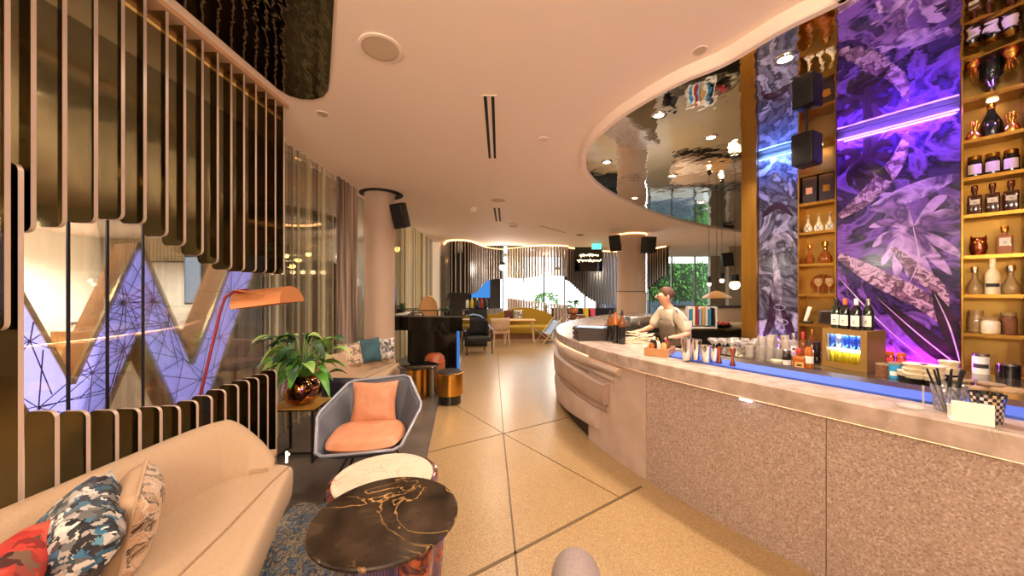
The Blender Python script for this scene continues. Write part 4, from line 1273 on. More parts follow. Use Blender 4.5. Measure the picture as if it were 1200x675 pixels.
def coral(label, loc):
    t = thing('coral_ornament', label, 'ornament', loc)
    b = MB(); b.lathe([(0, 0), (.035, 0), (.045, .03), (.03, .07), (0, .075)], n=16); b.build('bowl', 'gold', t, 60)
    b = MB(); r2 = random.Random(label)
    for i in range(10):
        x_, y_ = r2.uniform(-.032, .032), r2.uniform(-.03, .03)
        b.tube([(x_ * .3, y_ * .3, .06), (x_ * .8, y_ * .8, .11), (x_, y_, .13 + r2.random() * .04)], [.006, .005, .009], 6)
    b.build('branches', 'gold', t, 60)
coral('spiky gold ornament beside the bell shaped bottle, toward the purple panel', wl(.864, -.06, 2.901))
coral('spiky gold ornament beside the bell shaped bottle, toward the picture edge', wl(1.050, -.06, 2.901))
t = thing('owl_mug', 'copper owl shaped mug on the near brass shelf unit', 'mug', wl(.89, -.10, 1.911), FACE)
b = MB(); b.lathe([(0, 0), (.035, 0), (.042, .02), (.05, .07), (.042, .12), (.046, .15), (.04, .155), (.036, .12), (0, .1)], n=22); b.build('body', 'jigger', t, 60)
for s in (-1, 1):
    b = MB(); b.ball((s * .018, -.042, .11), .014, 10, 8); b.build('eye', 'gold', t)
    b = MB(); b.cyl((s * .032, 0, .145), (s * .04, 0, .175), .012, .002, 8); b.build('ear', 'jigger', t)
bottle('peach_bottle', 'clear square bottle of peach liquor with white label beside the owl mug', 'bottle', wl(1.02, -.10, 1.911), 'square', .235, .042, 'jar_peach', 'gold', 'label', None, FACE, lab_z=(.30, .58), mark='line')
bottle('decanter', 'round crystal decanter beside the tall tagged bottle, toward the purple panel', 'decanter', wl(.87, -.11, 1.581), 'decanter', .235, .050, 'glass_cream', 'steel', None, 'crystal decanters', FACE)
bottle('decanter', 'round crystal decanter beside the tall tagged bottle, toward the picture edge', 'decanter', wl(1.05, -.11, 1.581), 'decanter', .24, .052, 'glass_cream', 'steel', None, 'crystal decanters', FACE)
bottle('tall_bottle', 'tall pale bottle with dark band and white tag between two decanters', 'bottle', wl(.96, -.08, 1.581), 'tall', .30, .040, 'cream_goods', 'label', 'ink', None, FACE, lab_z=(.20, .30))
bottle('storage_jar', 'glass jar of cream sweets on the low brass shelf beside the purple panel', 'jar', wl(.875, -.12, 1.251), 'jar', .19, .048, 'glass_cream', 'glass_cream', None, None, FACE)
bottle('storage_jar', 'short jar of white sugar at the front of the low brass shelf', 'jar', wl(.95, -.055, 1.251), 'jar', .135, .050, 'cream_goods', 'glass_cream', None, None, FACE)
bottle('storage_jar', 'jar of brown spice on the low brass shelf at the picture edge', 'jar', wl(1.04, -.12, 1.251), 'jar', .18, .045, 'brown_goods', 'glass_cream', None, None, FACE)
# far shelf unit
a, c = -.30, -.02
for i, (k, tx) in enumerate(((-.235, 'tall dark gift carton on the far brass shelf unit, beside the blue panel'), (-.09, 'tall dark gift carton on the far brass shelf unit, beside the purple panel'))):
    t = thing('gift_carton', tx, 'box', wl(k, -.11, 2.581), FACE, 'dark gift cartons')
    b = MB(); b.box((0, 0, .145), (.125, .12, .29), bev=.004); b.build('body', 'card_dark', t, 0)
    b = MB(); b.box((0, -.0615, .14), (.055, .002, .07)); b.build('paper_label', 'label_orange' if i == 0 else 'gold', t, 0)
shelf3('mezcal_bottle', 'bottle', ['white bottle with dark cross on the far shelf unit, ' + p for p in ('beside the blue panel', 'middle of its three', 'beside the purple panel')], a, c, -.09, 2.26, 'decanter', .20, .040, 'cream_goods', 'glass_cream', 'label', 'white cross bottles', lab_z=(.08, .34), mark='x')
bottle('carafe', 'tall slim glass carafe on the far brass shelf unit', 'carafe', wl(-.24, -.1, 1.911), 'decanter', .22, .042, 'glass_amber', 'gold', None, None, FACE)
bottle('carafe', 'wide glass carafe with bent neck on the far brass shelf unit', 'carafe', wl(-.11, -.1, 1.911), 'decanter', .24, .062, 'glass_amber', 'gold', None, None, FACE)
t = thing('glass_platter', 'round amber glass platter standing at the back of the far shelf unit', 'platter', wl(-.15, -.19, 1.581), FACE)
b = MB(); b.cyl((0, .01, .11), (0, -.01, .11), .105, n=30); b.build('body', 'glass_amber', t, 40)
def wineglass(label, loc, s=1, group=None, mt='glass'):
    t = thing('wine_glass', label, 'glass', loc, 0, group)
    b = MB(); b.lathe([(.032 * s, 0), (.004, .006), (.0035, .075 * s), (.02 * s, .09 * s), (.036 * s, .12 * s), (.030 * s, .165 * s)], n=16); b.build('body', mt, t, 60, flip=False)
    return t
wineglass('stemmed glass on the far brass shelf unit before the platter', wl(-.16, -.07, 1.581), 1, None, 'glass_cream')
wineglass('stemmed glass on the far brass shelf unit beside the purple panel', wl(-.07, -.07, 1.581), 1, None, 'glass_cream')
t = thing('card_reader', 'white angled handset stand on the low far shelf', 'handset', wl(-.25, -.06, 1.251), FACE)
b = MB(); b.box((0, 0, .012), (.08, .08, .024), bev=.006); b.build('base', 'black', t)
b = MB(); b.box((0, .0, .10), (.035, .02, .17), bev=.006, R=Matrix.Rotation(.25, 3, 'Y')); b.build('handset', 'white_matte', t)
t = thing('photo_frame', 'small dark angled frame on the low far shelf', 'frame', wl(-.10, -.07, 1.251), FACE)
b = MB(); b.box((0, 0, .075), (.11, .012, .15), bev=.003, R=Matrix.Rotation(-.25, 3, 'X')); b.build('frame', 'card_dark', t)
b = MB(); b.box((0, -.008, .075), (.085, .003, .12), R=Matrix.Rotation(-.25, 3, 'X')); b.build('picture', 'bottle_dark', t, 0)

# black loudspeaker hung before the far shelf unit
q = at_y(945, 176, 3.35)
t = thing('wall_speaker', 'black loudspeaker hanging from the mirror ceiling before the far shelf unit', 'speaker', q, R_(28))
b = MB(); b.box((0, 0, 0), (.20, .17, .30), bev=.012); b.build('cabinet', 'black', t)
b = MB(); b.box((0, -.088, 0), (.18, .006, .28)); b.build('grille', 'black_soft', t, 0)
b = MB(); b.cyl((0, .0, .15), (0, 0, MZ - q.z), .012, n=8); b.build('bracket', 'black', t)

# ------------------------------------------------------------------ back counter: fridge, wine, spirits, containers
CT = .921
fl, fr = at_z(963.5, 428, .92), at_z(1016, 437, .92)
fd = (fr - fl).normalized(); FRZ = math.atan2(fd.y, fd.x); fw = (fr - fl).length
fn_ = Vector((-fd.y, fd.x, 0));
if fn_.x < 0: fn_ = -fn_
FD = .26
fc = (fl + fr) / 2 + fn_ * FD / 2
t = thing('mini_fridge', 'small gold framed drinks fridge with lit glass door full of cans', 'fridge', (fc.x, fc.y, CT), FRZ)
FH = .345
b = MB()
w2 = fw / 2
b.box((0, FD / 2 - .006, FH / 2), (fw, .012, FH)); b.box((-w2 + .009, 0, FH / 2), (.018, FD - .026, FH)); b.box((w2 - .009, 0, FH / 2), (.018, FD - .026, FH))
b.box((0, 0, .014), (fw - .037, FD - .026, .028)); b.box((0, 0, FH - .012), (fw - .037, FD - .026, .024))
b.build('cabinet', 'fridge_body', t, 0)
b = MB(); y = -FD / 2
for (x0, x1, z0, z1) in ((-w2, -w2 + .032, 0, FH), (w2 - .045, w2, 0, FH), (-w2 + .0321, w2 - .0451, 0, .045), (-w2 + .0321, w2 - .0451, FH - .045, FH)):
    b.box(((x0 + x1) / 2, y + .006, (z0 + z1) / 2), (x1 - x0, .012, z1 - z0))
d_ = b.build('door', 'fridge_body', t, 0)
b = MB(); b.box((-.006, y + .010, FH / 2), (fw - .078, .002, FH - .091)); b.build('pane', 'pane', d_, 0)
b = MB(); b.box((0, FD / 2 - .016, FH / 2), (fw - .04, .004, FH - .06)); b.build('light_panel', 'fridge_light', t, 0)
b = MB(); b.box((0, -FD / 2 + .016, FH - .041), (fw - .09, .006, .006)); b.box((0, -FD / 2 + .016, FH / 2 - .004), (fw - .09, .006, .006)); b.build('can_fill_light', 'fridge_fill', t, 0)  # strips added behind the door frame to brighten the cans
b = MB(); b.box((0, 0, FH / 2 + .003), (fw - .038, FD - .05, .005)); b.build('shelf', 'steel', t, 0)
def can(label, x, z, mt, grp):
    p = fc + fd * x + fn_ * (-FD / 2 + .055)
    c_ = thing('drink_can', label, 'can', (p.x, p.y, CT + z), 0, grp)
    b = MB(); b.lathe([(0, 0), (.020, 0), (.0245, .006), (.0245, .108), (.020, .116), (0, .115)], n=18); b.build('body', mt, c_, 50)
    b = MB(); b.lathe([(0, .1165), (.0185, .1165), (.0185, .119), (0, .118)], n=16); b.build('lid', 'can_silver', c_, 50)
    return c_
for i in range(5):
    x = -.112 + i * .052
    can('blue and silver drink can on the upper fridge shelf', x, FH / 2 + .0065, 'can_blue' if i in (1, 2, 4, 0) and i % 2 == 0 or i == 3 else 'can_silver', 'cans on the upper fridge shelf')
    can('yellow drink can on the lower fridge shelf', x, .029, 'can_yellow', 'cans on the lower fridge shelf')
WB = [(-.105, 0, 'bottle_green', 'black', 'label', 'wine bottle with pale label on the fridge, nearest the far shelf unit'), (-.03, -.02, 'bottle_dark', 'cap_orange', 'label', 'wine bottle with orange capsule on top of the fridge'),
      (.055, -.03, 'bottle_dark', 'label', 'label', 'wine bottle with white capsule and big white label on the fridge'), (.105, .035, 'bottle_green', 'steel', 'label', 'wine bottle with white label at the right corner of the fridge top')]
for x, dy, bm_, cp, lb, tx in WB:
    p = fc + fd * x + fn_ * (dy - .03)
    bottle('wine_bottle', tx, 'bottle', (p.x, p.y, CT + FH + .0005), 'wine', .275, .036, bm_, cp, lb, 'wine bottles on the fridge', FRZ, lab_z=(.12, .46), mark='line')
def on_counter(px, py): return at_z(px, py, CT)
def P3(px, py):
    q = on_counter(px, py); return (q.x, q.y, CT)
# spirits left of the fridge
SP = [(936, 436, 'square', .20, .045, 'amber', 'cap_red', 'label_orange', 'square whiskey bottle with orange label in front of the fridge side'), (922, 431, 'jar', .16, .034, 'bottle_dark', 'steel', 'label', 'short dark bottle with black and white label among the spirits'),
      (948, 431, 'wine', .24, .034, 'amber', 'black', 'label', 'amber spirit bottle beside the fridge corner'), (941, 420, 'tall', .27, .032, 'glass_amber', 'cap_red', None, 'clear bottle with red pourer behind the whiskey'),
      (952, 418, 'wine', .29, .034, 'glass_amber', 'gold', 'label_orange', 'tall amber bottle with gold cap at the back beside the fridge'), (930, 417, 'square', .24, .036, 'glass', 'steel', 'label', 'clear square bottle behind the short dark bottle'),
      (957, 425, 'jar', .20, .030, 'bottle_dark', 'black', None, 'dark bottle tucked against the fridge side'), (917, 421, 'tall', .22, .028, 'glass_amber', 'brass', 'label', 'slim amber bottle next to the stacked glasses')]
for px, py, kd, h, r, bm_, cp, lb, tx in SP:
    bottle('spirit_bottle', tx, 'bottle', P3(px, py), kd, h, r, bm_, cp, lb, 'spirits beside the fridge', R_(-35), mark='band' if kd == 'square' else None)
t = thing('ice_bowl', 'round cream bowl in front of the short dark bottle', 'bowl', P3(911, 429))
b = MB(); b.lathe([(0, 0), (.03, 0), (.048, .03), (.05, .055), (.045, .055), (.04, .03), (0, .015)], n=22); b.build('body', 'cream_goods', t, 60)

# crowd of glasses at the far end of the back counter
def tumbler(label, loc, grp, h=.09, r=.036, mt='glass'):
    t = thing('tumbler', label, 'glass', loc, 0, grp)
    b = MB(); b.lathe([(0, .003), (r * .82, .003), (r, h), (r * .92, h), (r * .76, .014), (0, .012)], n=16); b.build('body', mt, t, 60, flip=False)
    return t
def coupe(label, loc, grp):
    t = thing('coupe_glass', label, 'glass', loc, 0, grp)
    b = MB(); b.lathe([(.034, .0), (.004, .006), (.0035, .08), (.012, .088), (.040, .115), (.046, .135), (.045, .136), (.038, .117), (.008, .092)], n=18); b.build('body', 'glass', t, 60, flip=False)
    return t
BA = Vector((2.30, 4.02)); BB = Vector((2.86, 4.20)); 
r3 = random.Random(5); spots = []
def free(p, d):
    return all((p - q).length > d for q, _ in spots)
tries = 0
while len(spots) < 70 and tries < 6000:
    tries += 1
    px = r3.uniform(832, 922); Y = r3.uniform(3.15, 4.15)
    p = Vector(((px - CX) * Y / F, Y))
    dw = (p - WA.to_2d()).dot(WN.to_2d() if hasattr(WN, 'to_2d') else WN)
    # inside the counter outline
    ex = None
    for u, v in zip(BE, BE[1:]):
        if min(u.y, v.y) <= Y <= max(u.y, v.y): ex = u.x + (v.x - u.x) * (Y - u.y) / (v.y - u.y)
    if ex is None: ex = 2.2
    if p.x < ex + .09 or dw < .16 or Y > 4.12: continue
    if not free(p, .088): continue
    spots.append((p, 0))
spots.sort(key=lambda s: s[0].y)
ft = fc_ = fs = None
for i, (p, _) in enumerate(spots):
    loc = (p.x, p.y, CT)
    back = p.y > 3.72
    if back:
        if fc_ is None: fc_ = coupe('clear stemmed cocktail glass in the crowd on the back counter by the brass pillar', loc, 'cocktail glasses on the back counter')
        else: copy_tree(fc_, None, loc)
    else:
        if ft is None: ft = tumbler('clear tumbler in the crowd on the back counter by the brass pillar', loc, 'tumblers on the back counter', .12, .040)
        else: copy_tree(ft, None, loc)
        if i % 2 == 0:
            if fs is None: fs = tumbler('upper clear tumbler stacked in another on the back counter', (p.x, p.y, CT + .121), 'stacked tumblers on the back counter', .11, .040, 'glass')
            else: copy_tree(fs, None, (p.x, p.y, CT + .121))

# goods right of the fridge
t = thing('menu_stand', 'small clear acrylic sign stand beside the fridge', 'sign stand', P3(1029, 432), R_(-30))
b = MB(); b.box((0, 0, .085), (.075, .004, .17), R=Matrix.Rotation(-.2, 3, 'X')); b.build('card', 'white_matte', t, 0)
b = MB(); b.box((0, .03, .004), (.08, .06, .008)); b.build('base', 'glass_cream', t, 0)
GD = [(1034.5, 441, 'can', .105, .042, 'brown_goods', 'glass_cream', None, 'tub of brown garnish right of the fridge'), (1049, 443, 'can', .125, .040, 'label_blue', 'glass_cream', 'label', 'blue labelled clear canister right of the fridge'),
      (1043, 432, 'jar', .15, .032, 'glass_amber', 'cap_orange', None, 'jar with orange lid behind the blue canister'), (1056, 434, 'jar', .15, .032, 'glass_amber', 'cap_orange', None, 'second orange lidded jar behind the blue canister')]
for px, py, kd, h, r, bm_, cp, lb, tx in GD:
    bottle('garnish_jar', tx, 'jar', P3(px, py), kd, h, r, bm_, cp, lb, 'garnish jars beside the fridge', R_(-35))
def tub_stack(px, py, n, r, label, mt, h=.035):
    q = P3(px, py)
    for i in range(n):
        t = thing('takeaway_tub', label[i], 'tub', (q[0], q[1], CT + i * (h + .0005)), 0, 'stacked tubs on the back counter')
        b = MB(); b.lathe([(0, 0), (r * .85, 0), (r, h * .75), (r * 1.06, h * .78), (r * 1.06, h), (0, h)], n=22); b.build('body', mt if i else 'bottle_dark', t, 50)
L3 = lambda s, n: [s + ', ' + w + ' of its stack' for w in ['lowest', 'second', 'third', 'fourth', 'topmost'][:n - 1] + ['topmost']]
tub_stack(1072, 448, 4, .062, L3('cream tub right of the blue canister', 4), 'cream_goods')
tub_stack(1062, 446, 2, .046, L3('small tub beside the blue canister', 2), 'cream_goods', .04)
tub_stack(1093, 451, 4, .060, L3('cream tub behind the straw tumbler', 4), 'cream_goods')
tub_stack(1112, 446, 3, .052, L3('pale tub next to the near shelf unit', 3), 'cream_goods', .05)
bottle('canister', 'tall labelled canister at the foot of the near brass shelf unit', 'canister', wl(.90, .07, CT), 'can', .17, .045, 'label', 'steel', 'ink', None, FACE, lab_z=(.3, .5))
bottle('canister', 'black topped canister on the counter at the near shelf unit', 'canister', wl(1.03, .09, CT), 'can', .11, .06, 'bottle_dark', 'steel', None, None, FACE)
for i, (px, py, r, h, mt, tx) in enumerate(((1142, 470, .055, .09, 'glass_cream', 'clear tub of garnish beyond the checkered cup'), (1162, 463, .06, .08, 'brown_goods', 'brown tub with lid near the shelf unit foot'), (1180, 476, .06, .10, 'glass_cream', 'clear tub of lemon slices at the picture edge'), (1192, 470, .05, .08, 'label_orange', 'orange tub at the picture edge'), (1128, 458, .05, .08, 'steel', 'steel tin behind the straws'), (1120, 462, .06, .05, 'leaf_dark', 'low dish of green herbs behind the straw tumbler'))):
    q = P3(px, py)
    bottle('garnish_tub', tx, 'tub', q, 'can', h, r, mt, 'glass_cream', None, 'garnish tubs near the picture edge')
r4 = random.Random(2)
for i in range(7):
    px, py = [(1133, 462), (1150, 458), (1172, 455), (1186, 460), (1170, 468), (1156, 470), (1196, 462)][i]
# ------------------------------------------------------------------ on the bar top
ZB = BT + .0008
def B3(px, py, z=ZB):
    q = at_z(px, py, z); return (q.x, q.y, z)
q0, q1 = Vector(B3(676, 399.5)), Vector(B3(713, 399.5))
tc = (q0 + q1) / 2; tw = (q1 - q0).length
for i in range(7):
    t = thing('serving_tray', 'dark serving tray on the bar end, %s of the stack' % ['lowest', 'second from below', 'third from below', 'middle', 'third from the top', 'second from the top', 'topmost'][i], 'tray', (tc.x + .01 * math.sin(i * 2), tc.y + .15, ZB + i * .0205), R_(2 * math.sin(i * 3)), 'stacked trays')
    b = MB(); b.box((0, 0, .003), (tw - .02, .30, .006))
    for s in (-1, 1):
        b.box((s * (tw / 2 - .012), 0, .0125), (.008, .318, .012)); b.box((0, s * .155, .0125), (tw - .034, .008, .012))
    b.build('body', 'tray_dark', t, 0)
t = thing('menu_sheet', 'blue menu sheet lying on top of the tray stack', 'menu', (tc.x + .02, tc.y + .16, ZB + 7 * .0205 + .001), R_(-25))
b = MB(); b.box((0, 0, .0015), (.32, .22, .003)); b.build('sheet', 'sling_blue', t, 0)
SY = [(715, 400, .36, 'bottle_dark', 'glass_amber', 'dark syrup bottle with amber neck beside the trays'), (721, 402, .40, 'bottle_dark', 'amber', 'tallest dark syrup bottle beside the trays'), (729, 403, .37, 'bottle_dark', 'glass_amber', 'dark syrup bottle beside the white straws')]
for px, py, h, bm_, nk, tx in SY:
    q = B3(px, py)
    t = thing('syrup_bottle', tx, 'bottle', q, 0, 'syrup bottles beside the trays')
    b = MB(); b.lathe([(0, 0), (.036, 0), (.037, h * .50), (0, h * .50)], n=20); b.build('body', bm_, t, 40)
    b = MB(); b.lathe([(.036, h * .505), (.036, h * .66), (.016, h * .78), (.014, h * .86), (0, h * .86)], n=20); b.build('neck', nk, t, 50)
    b = MB(); b.lathe([(0, h * .86), (.017, h * .86), (.015, h * .94), (.006, h), (0, h)], n=14); b.build('cap', 'black', t, 50)
t = thing('straw_bundle', 'loose pile of pale paper straws on the bar beside the bottles', 'straws', B3(752, 402))
b = MB()
for i in range(34):
    a = r4.uniform(-.5, .9); x, y, z = r4.uniform(-.16, .10), r4.uniform(-.05, .10), .006 + r4.random() * .09
    dx, dy = math.cos(a) * .09, math.sin(a) * .09
    b.cyl((x - dx, y - dy, max(.006, z + r4.uniform(-.03, .03))), (x + dx, y + dy, max(.006, z + r4.uniform(-.03, .03))), .005, n=6)
o = b.build('straws', 'cream_goods', t, 60); t['kind'] = 'stuff'
q0, q1 = Vector(B3(752, 414)), Vector(B3(776, 420)); wd = (q1 - q0); ang = math.atan2(wd.y, wd.x)
bc = (q0 + q1) / 2
t = thing('condiment_box', 'small open wooden box of bitters bottles on the bar', 'box', (bc.x + .10, bc.y + .06, ZB), R_(-38))
b = MB(); b.box((0, 0, .005), (.20, .26, .01))
for s in (-1, 1):
    b.box((s * .096, 0, .04), (.008, .26, .06)); b.box((0, s * .126, .04), (.183, .008, .06))
b.build('body', 'tan_box', t, 0)
bm0 = Matrix.Rotation(R_(-38), 3, 'Z')
for i, (x, y, h, mt, cp, tx) in enumerate(((-.05, -.08, .13, 'amber', 'black', 'small amber bitters bottle at the front of the wooden box'), (-.05, .0, .15, 'bottle_dark', 'label', 'dark bitters bottle with white cap in the wooden box'), (-.04, .08, .13, 'label', 'gold', 'white wrapped bitters bottle in the wooden box'), (.05, -.07, .14, 'label_orange', 'black', 'orange labelled bitters bottle in the wooden box'), (.05, .02, .13, 'brown_goods', 'cap_red', 'brown bitters bottle with red cap in the wooden box'), (.04, .09, .15, 'glass_amber', 'black', 'tall amber bitters bottle at the back of the wooden box'))):
    p = Vector(t.location) + bm0 @ Vector((x, y, .011))
    bottle('bitters_bottle', tx, 'bottle', p, 'wine', h, .024, mt, cp, None, 'bitters in the wooden box')
ZM = BT + .0148
def shaker(px, py, h, r, tx):
    t = thing('shaker_tin', tx, 'shaker', B3(px, py, ZM), 0, 'steel shaker tins on the blue mat')
    b = MB(); b.lathe([(0, 0), (r * .72, 0), (r * .74, .006), (r, h), (r * .97, h), (r * .7, .01), (0, .012)], n=28); b.build('body', 'chrome', t, 50, flip=False)
shaker(805, 421.5, .175, .046, 'tall steel shaker tin on the blue mat beside the wooden box')
shaker(815.5, 421.5, .165, .044, 'second steel shaker tin touching the tall one')
shaker(828, 424, .13, .044, 'short steel shaker tin next to the copper jiggers')
shaker(837.5, 424.5, .115, .036, 'smallest steel shaker tin beside the copper jigger')
def jigger(px, py, h, tx):
    t = thing('jigger', tx, 'jigger', B3(px, py, ZM), 0, 'copper jiggers')
    b = MB(); b.lathe([(0, .002), (.020, 0), (.021, .004), (.008, h * .36), (.008, h * .42), (.023, h), (.021, h), (.006, h * .46), (0, h * .44)], n=22); b.build('body', 'jigger', t, 50, flip=False)
jigger(843, 425.5, .125, 'copper hourglass jigger beside the short shaker tin')
jigger(858.5, 428.5, .13, 'copper hourglass jigger standing alone on the blue mat')
# straw tumbler
def crystal(px, py, z, r, h, tx, name, mt='glass'):
    t = thing(name, tx, 'glass', B3(px, py, z))
    b = MB(); nn = 24; rings = []
    lv = 7
    for j in range(lv + 1):
        z_ = h * j / lv; rr_ = r * (.78 + .22 * j / lv)
        rings.append([b.v((rr_ * (1 + (.035 if (i + j) % 2 else -.02)) * math.cos(2 * PI * i / nn), rr_ * (1 + (.035 if (i + j) % 2 else -.02)) * math.sin(2 * PI * i / nn), z_)) for i in range(nn)])
    for A, B in zip(rings, rings[1:]):
        for i in range(nn):
            b.f([A[i], A[(i + 1) % nn], B[i]]); b.f([A[(i + 1) % nn], B[(i + 1) % nn], B[i]])
    b.f(rings[0][::-1]); b.build('body', mt, t, 0, flip=False)
    return t
glass('crystal', 'f4f2f8', .4, .06, .14, 'd8d4e0')
tt = crystal(1112, 482, ZB, .058, .125, 'cut crystal tumbler holding black straws on the bar', 'crystal_tumbler', 'crystal')
for i in range(9):
    a = i * .7; r_ = .018 + .012 * (i % 3)
    s = thing('drinking_straw', 'black straw standing in the crystal tumbler', 'straw', (tt.location.x + r_ * math.cos(a) * .5, tt.location.y + r_ * math.sin(a) * .5, ZB + .004), 0, 'straws in the crystal tumbler', rot=(.16 * math.sin(a * 1.7), .26 * math.cos(a), 0))
    b = MB(); b.cyl((0, 0, 0), (0, 0, .20), .0042, n=8); b.build('tube', 'black', s)
t = thing('checkered_cup', 'black and silver checkered metal cup behind the white card holder', 'cup', B3(1157, 494))
for par, mt in ((0, 'chrome'), (1, 'black')):
    b = MB(); nn = 28; lv = 9; r, h = .052, .125
    for j in range(lv):
        for i in range(nn):
            if (i + j) % 2 == par:
                R0, R1 = r * (.80 + .2 * j / lv), r * (.80 + .2 * (j + 1) / lv)
                a0, a1 = 2 * PI * i / nn, 2 * PI * (i + 1) / nn
                b.f([b.v((R0 * math.cos(a0), R0 * math.sin(a0), h * j / lv)), b.v((R0 * math.cos(a1), R0 * math.sin(a1), h * j / lv)), b.v((R1 * math.cos(a1), R1 * math.sin(a1), h * (j + 1) / lv)), b.v((R1 * math.cos(a0), R1 * math.sin(a0), h * (j + 1) / lv))])
    bmesh.ops.remove_doubles(b.bm, verts=b.bm.verts[:], dist=.0001)
    b.build('checks', mt, t, 0, flip=False)['kind'] = 'stuff'
q0, q1 = Vector(B3(1115, 493)), Vector(B3(1166, 501)); wd = q1 - q0; ang = math.atan2(wd.y, wd.x)
t = thing('card_holder', 'white folded card holder on the bar in front of the checkered cup', 'card holder', tuple((q0 + q1) / 2), ang)
b = MB(); L = wd.length
b.box((0, .004, .045), (L, .006, .09)); b.box((0, .036, .003), (L, .058, .006)); b.box((0, .068, .03), (L, .006, .06))
b.build('body', 'white_matte', t, 0)
t = thing('cocktail_pick_stand', 'thin clear stem stand on a flat glass foot beside the crystal tumbler', 'stand', B3(1082, 481))
b = MB(); b.lathe([(.042, 0), (.042, .003), (.004, .008), (.003, .11), (.006, .118), (0, .12)], n=20); b.build('body', 'glass', t, 60)
t = thing('ashtray', 'small clear glass dish on the bar beside the thin stand', 'dish', B3(1066, 478.5))
b = MB(); b.lathe([(0, 0), (.04, 0), (.048, .014), (.044, .014), (.036, .005), (0, .005)], n=22); b.build('body', 'glass', t, 60)
# ------------------------------------------------------------------ DJ booth and its gear
t = thing('dj_booth', 'black DJ booth with railed top and slim panel base', 'DJ booth', (-1.70, 7.25, .0045), R_(-6))
b = MB(); b.box((0, 0, .96), (1.52, .62, .28)); b.build('counter_box', 'black_gloss', t, 0)
b = MB(); b.box((.10, .0, .41), (1.02, .40, .82)); b.build('base_panel', 'black_gloss', t, 0)
b = MB(); b.box((.62, -.10, .41), (.012, .16, .80)); b.build('side_light', 'led_blue_soft', t, 0)
b = MB()
for x in (-.74, -.25, .25, .74): b.box((x, -.30, 1.16), (.02, .02, .12))
b.box((0, -.30, 1.225), (1.52, .025, .018)); b.box((0, .30, 1.225), (1.52, .02, .018)); b.box((.74, 0, 1.225), (.02, .58, .018)); b.box((-.74, 0, 1.225), (.02, .58, .018))
for x in (-.74, .74): b.box((x, .30, 1.16), (.02, .02, .12))
b.build('top_rail', 'black', t, 0)
b = MB(); b.box((0, -.312, 1.105), (1.5, .004, .022)); b.build('edge_trim', 'steel', t, 0)
q = Vector((-1.72, 7.25, 0))
t = thing('dj_mixer', 'low grey mixer with headphones lead on the DJ booth top', 'mixer', (-1.95, 7.10, 1.1055))
b = MB(); b.box((0, 0, .03), (.26, .24, .06), bev=.01); b.build('body', 'steel', t)
b = MB()
for i in range(4):
    for j in range(3): b.cyl((-.09 + i * .06, -.07 + j * .07, .06), (-.09 + i * .06, -.07 + j * .07, .075), .012, n=8)
b.build('knobs', 'black', t); t.children[-1]['kind'] = 'stuff'
t = thing('white_towel', 'crumpled white cloth on the near corner of the DJ booth', 'cloth', (-2.26, 7.13, 1.1055))
b = MB(); b.ball((0, 0, .03), (.14, .10, .03), 14, 8); b.ball((.09, .03, .045), (.09, .08, .03), 12, 8); b.build('cloth', 'white_matte', t, 60)
t = thing('wooden_arch', 'rounded wooden shell shaped stand on the DJ booth', 'ornament', (-1.76, 7.32, 1.1055), R_(20))
b = MB(); pts = [(-.20, 0, 0), (.20, 0, 0), (.20, 0, .12), (.16, 0, .28), (.09, 0, .38), (.0, 0, .40), (-.10, 0, .35), (-.17, 0, .22)]
b.slab(pts, (0, .16, 0)); b.build('body', 'wood_light', t, 20)
b = MB(); b.tube([(.205, -.004, .0), (.205, -.004, .12), (.165, -.004, .285), (.09, -.004, .388), (.0, -.004, .408)], .012, 6); b.build('edge_trim', 'cream_goods', t, 60)
def small_plant(px, py, Y, s, tx, z=None, pot='black'):
    q = at_y(px, py, Y); 
    if z is not None: q.z = z
    t = thing('small_plant', tx, 'plant', q)
    b = MB(); b.lathe([(0, 0), (.08 * s, 0), (.10 * s, .12 * s), (.085 * s, .12 * s), (0, .1 * s)], n=18); b.build('pot', pot, t, 60)
    b = MB(); r_ = random.Random(px)
    for i in range(34):
        a = r_.uniform(0, 6.28); rr_ = r_.uniform(.0, .16) * s; 
        leaf(b, (rr_ * .5 * math.cos(a), rr_ * .5 * math.sin(a), (.12 + r_.random() * .16) * s), (math.cos(a), math.sin(a)), .15 * s, .03 * s, .7)
    b.build('foliage', 'leaf_dark', t, 60, flip=False)
small_plant(468, 366, 7.30, .9, 'dark leafy plant in a pot on the left of the DJ booth', 1.1055)
small_plant(524, 366, 7.25, .7, 'small spiky plant on the DJ booth beside the wooden stand', 1.1055)
# black standing board behind the booth
t = thing('black_speaker', 'tall black speaker on a thin stand beside the round column', 'speaker', (-2.22, 7.15, .0045))
t.location = (-2.36, 6.75, .0045)
b = MB(); b.box((0, 0, 1.45), (.20, .2, .52), bev=.01); b.build('cabinet', 'black', t)
b = MB(); b.cyl((0, 0, .02), (0, 0, 1.19), .018, n=8); b.build('pole', 'black', t)
b = MB(); b.lathe([(0, 0), (.16, 0), (.16, .02), (0, .02)], n=20); b.build('base', 'black', t)
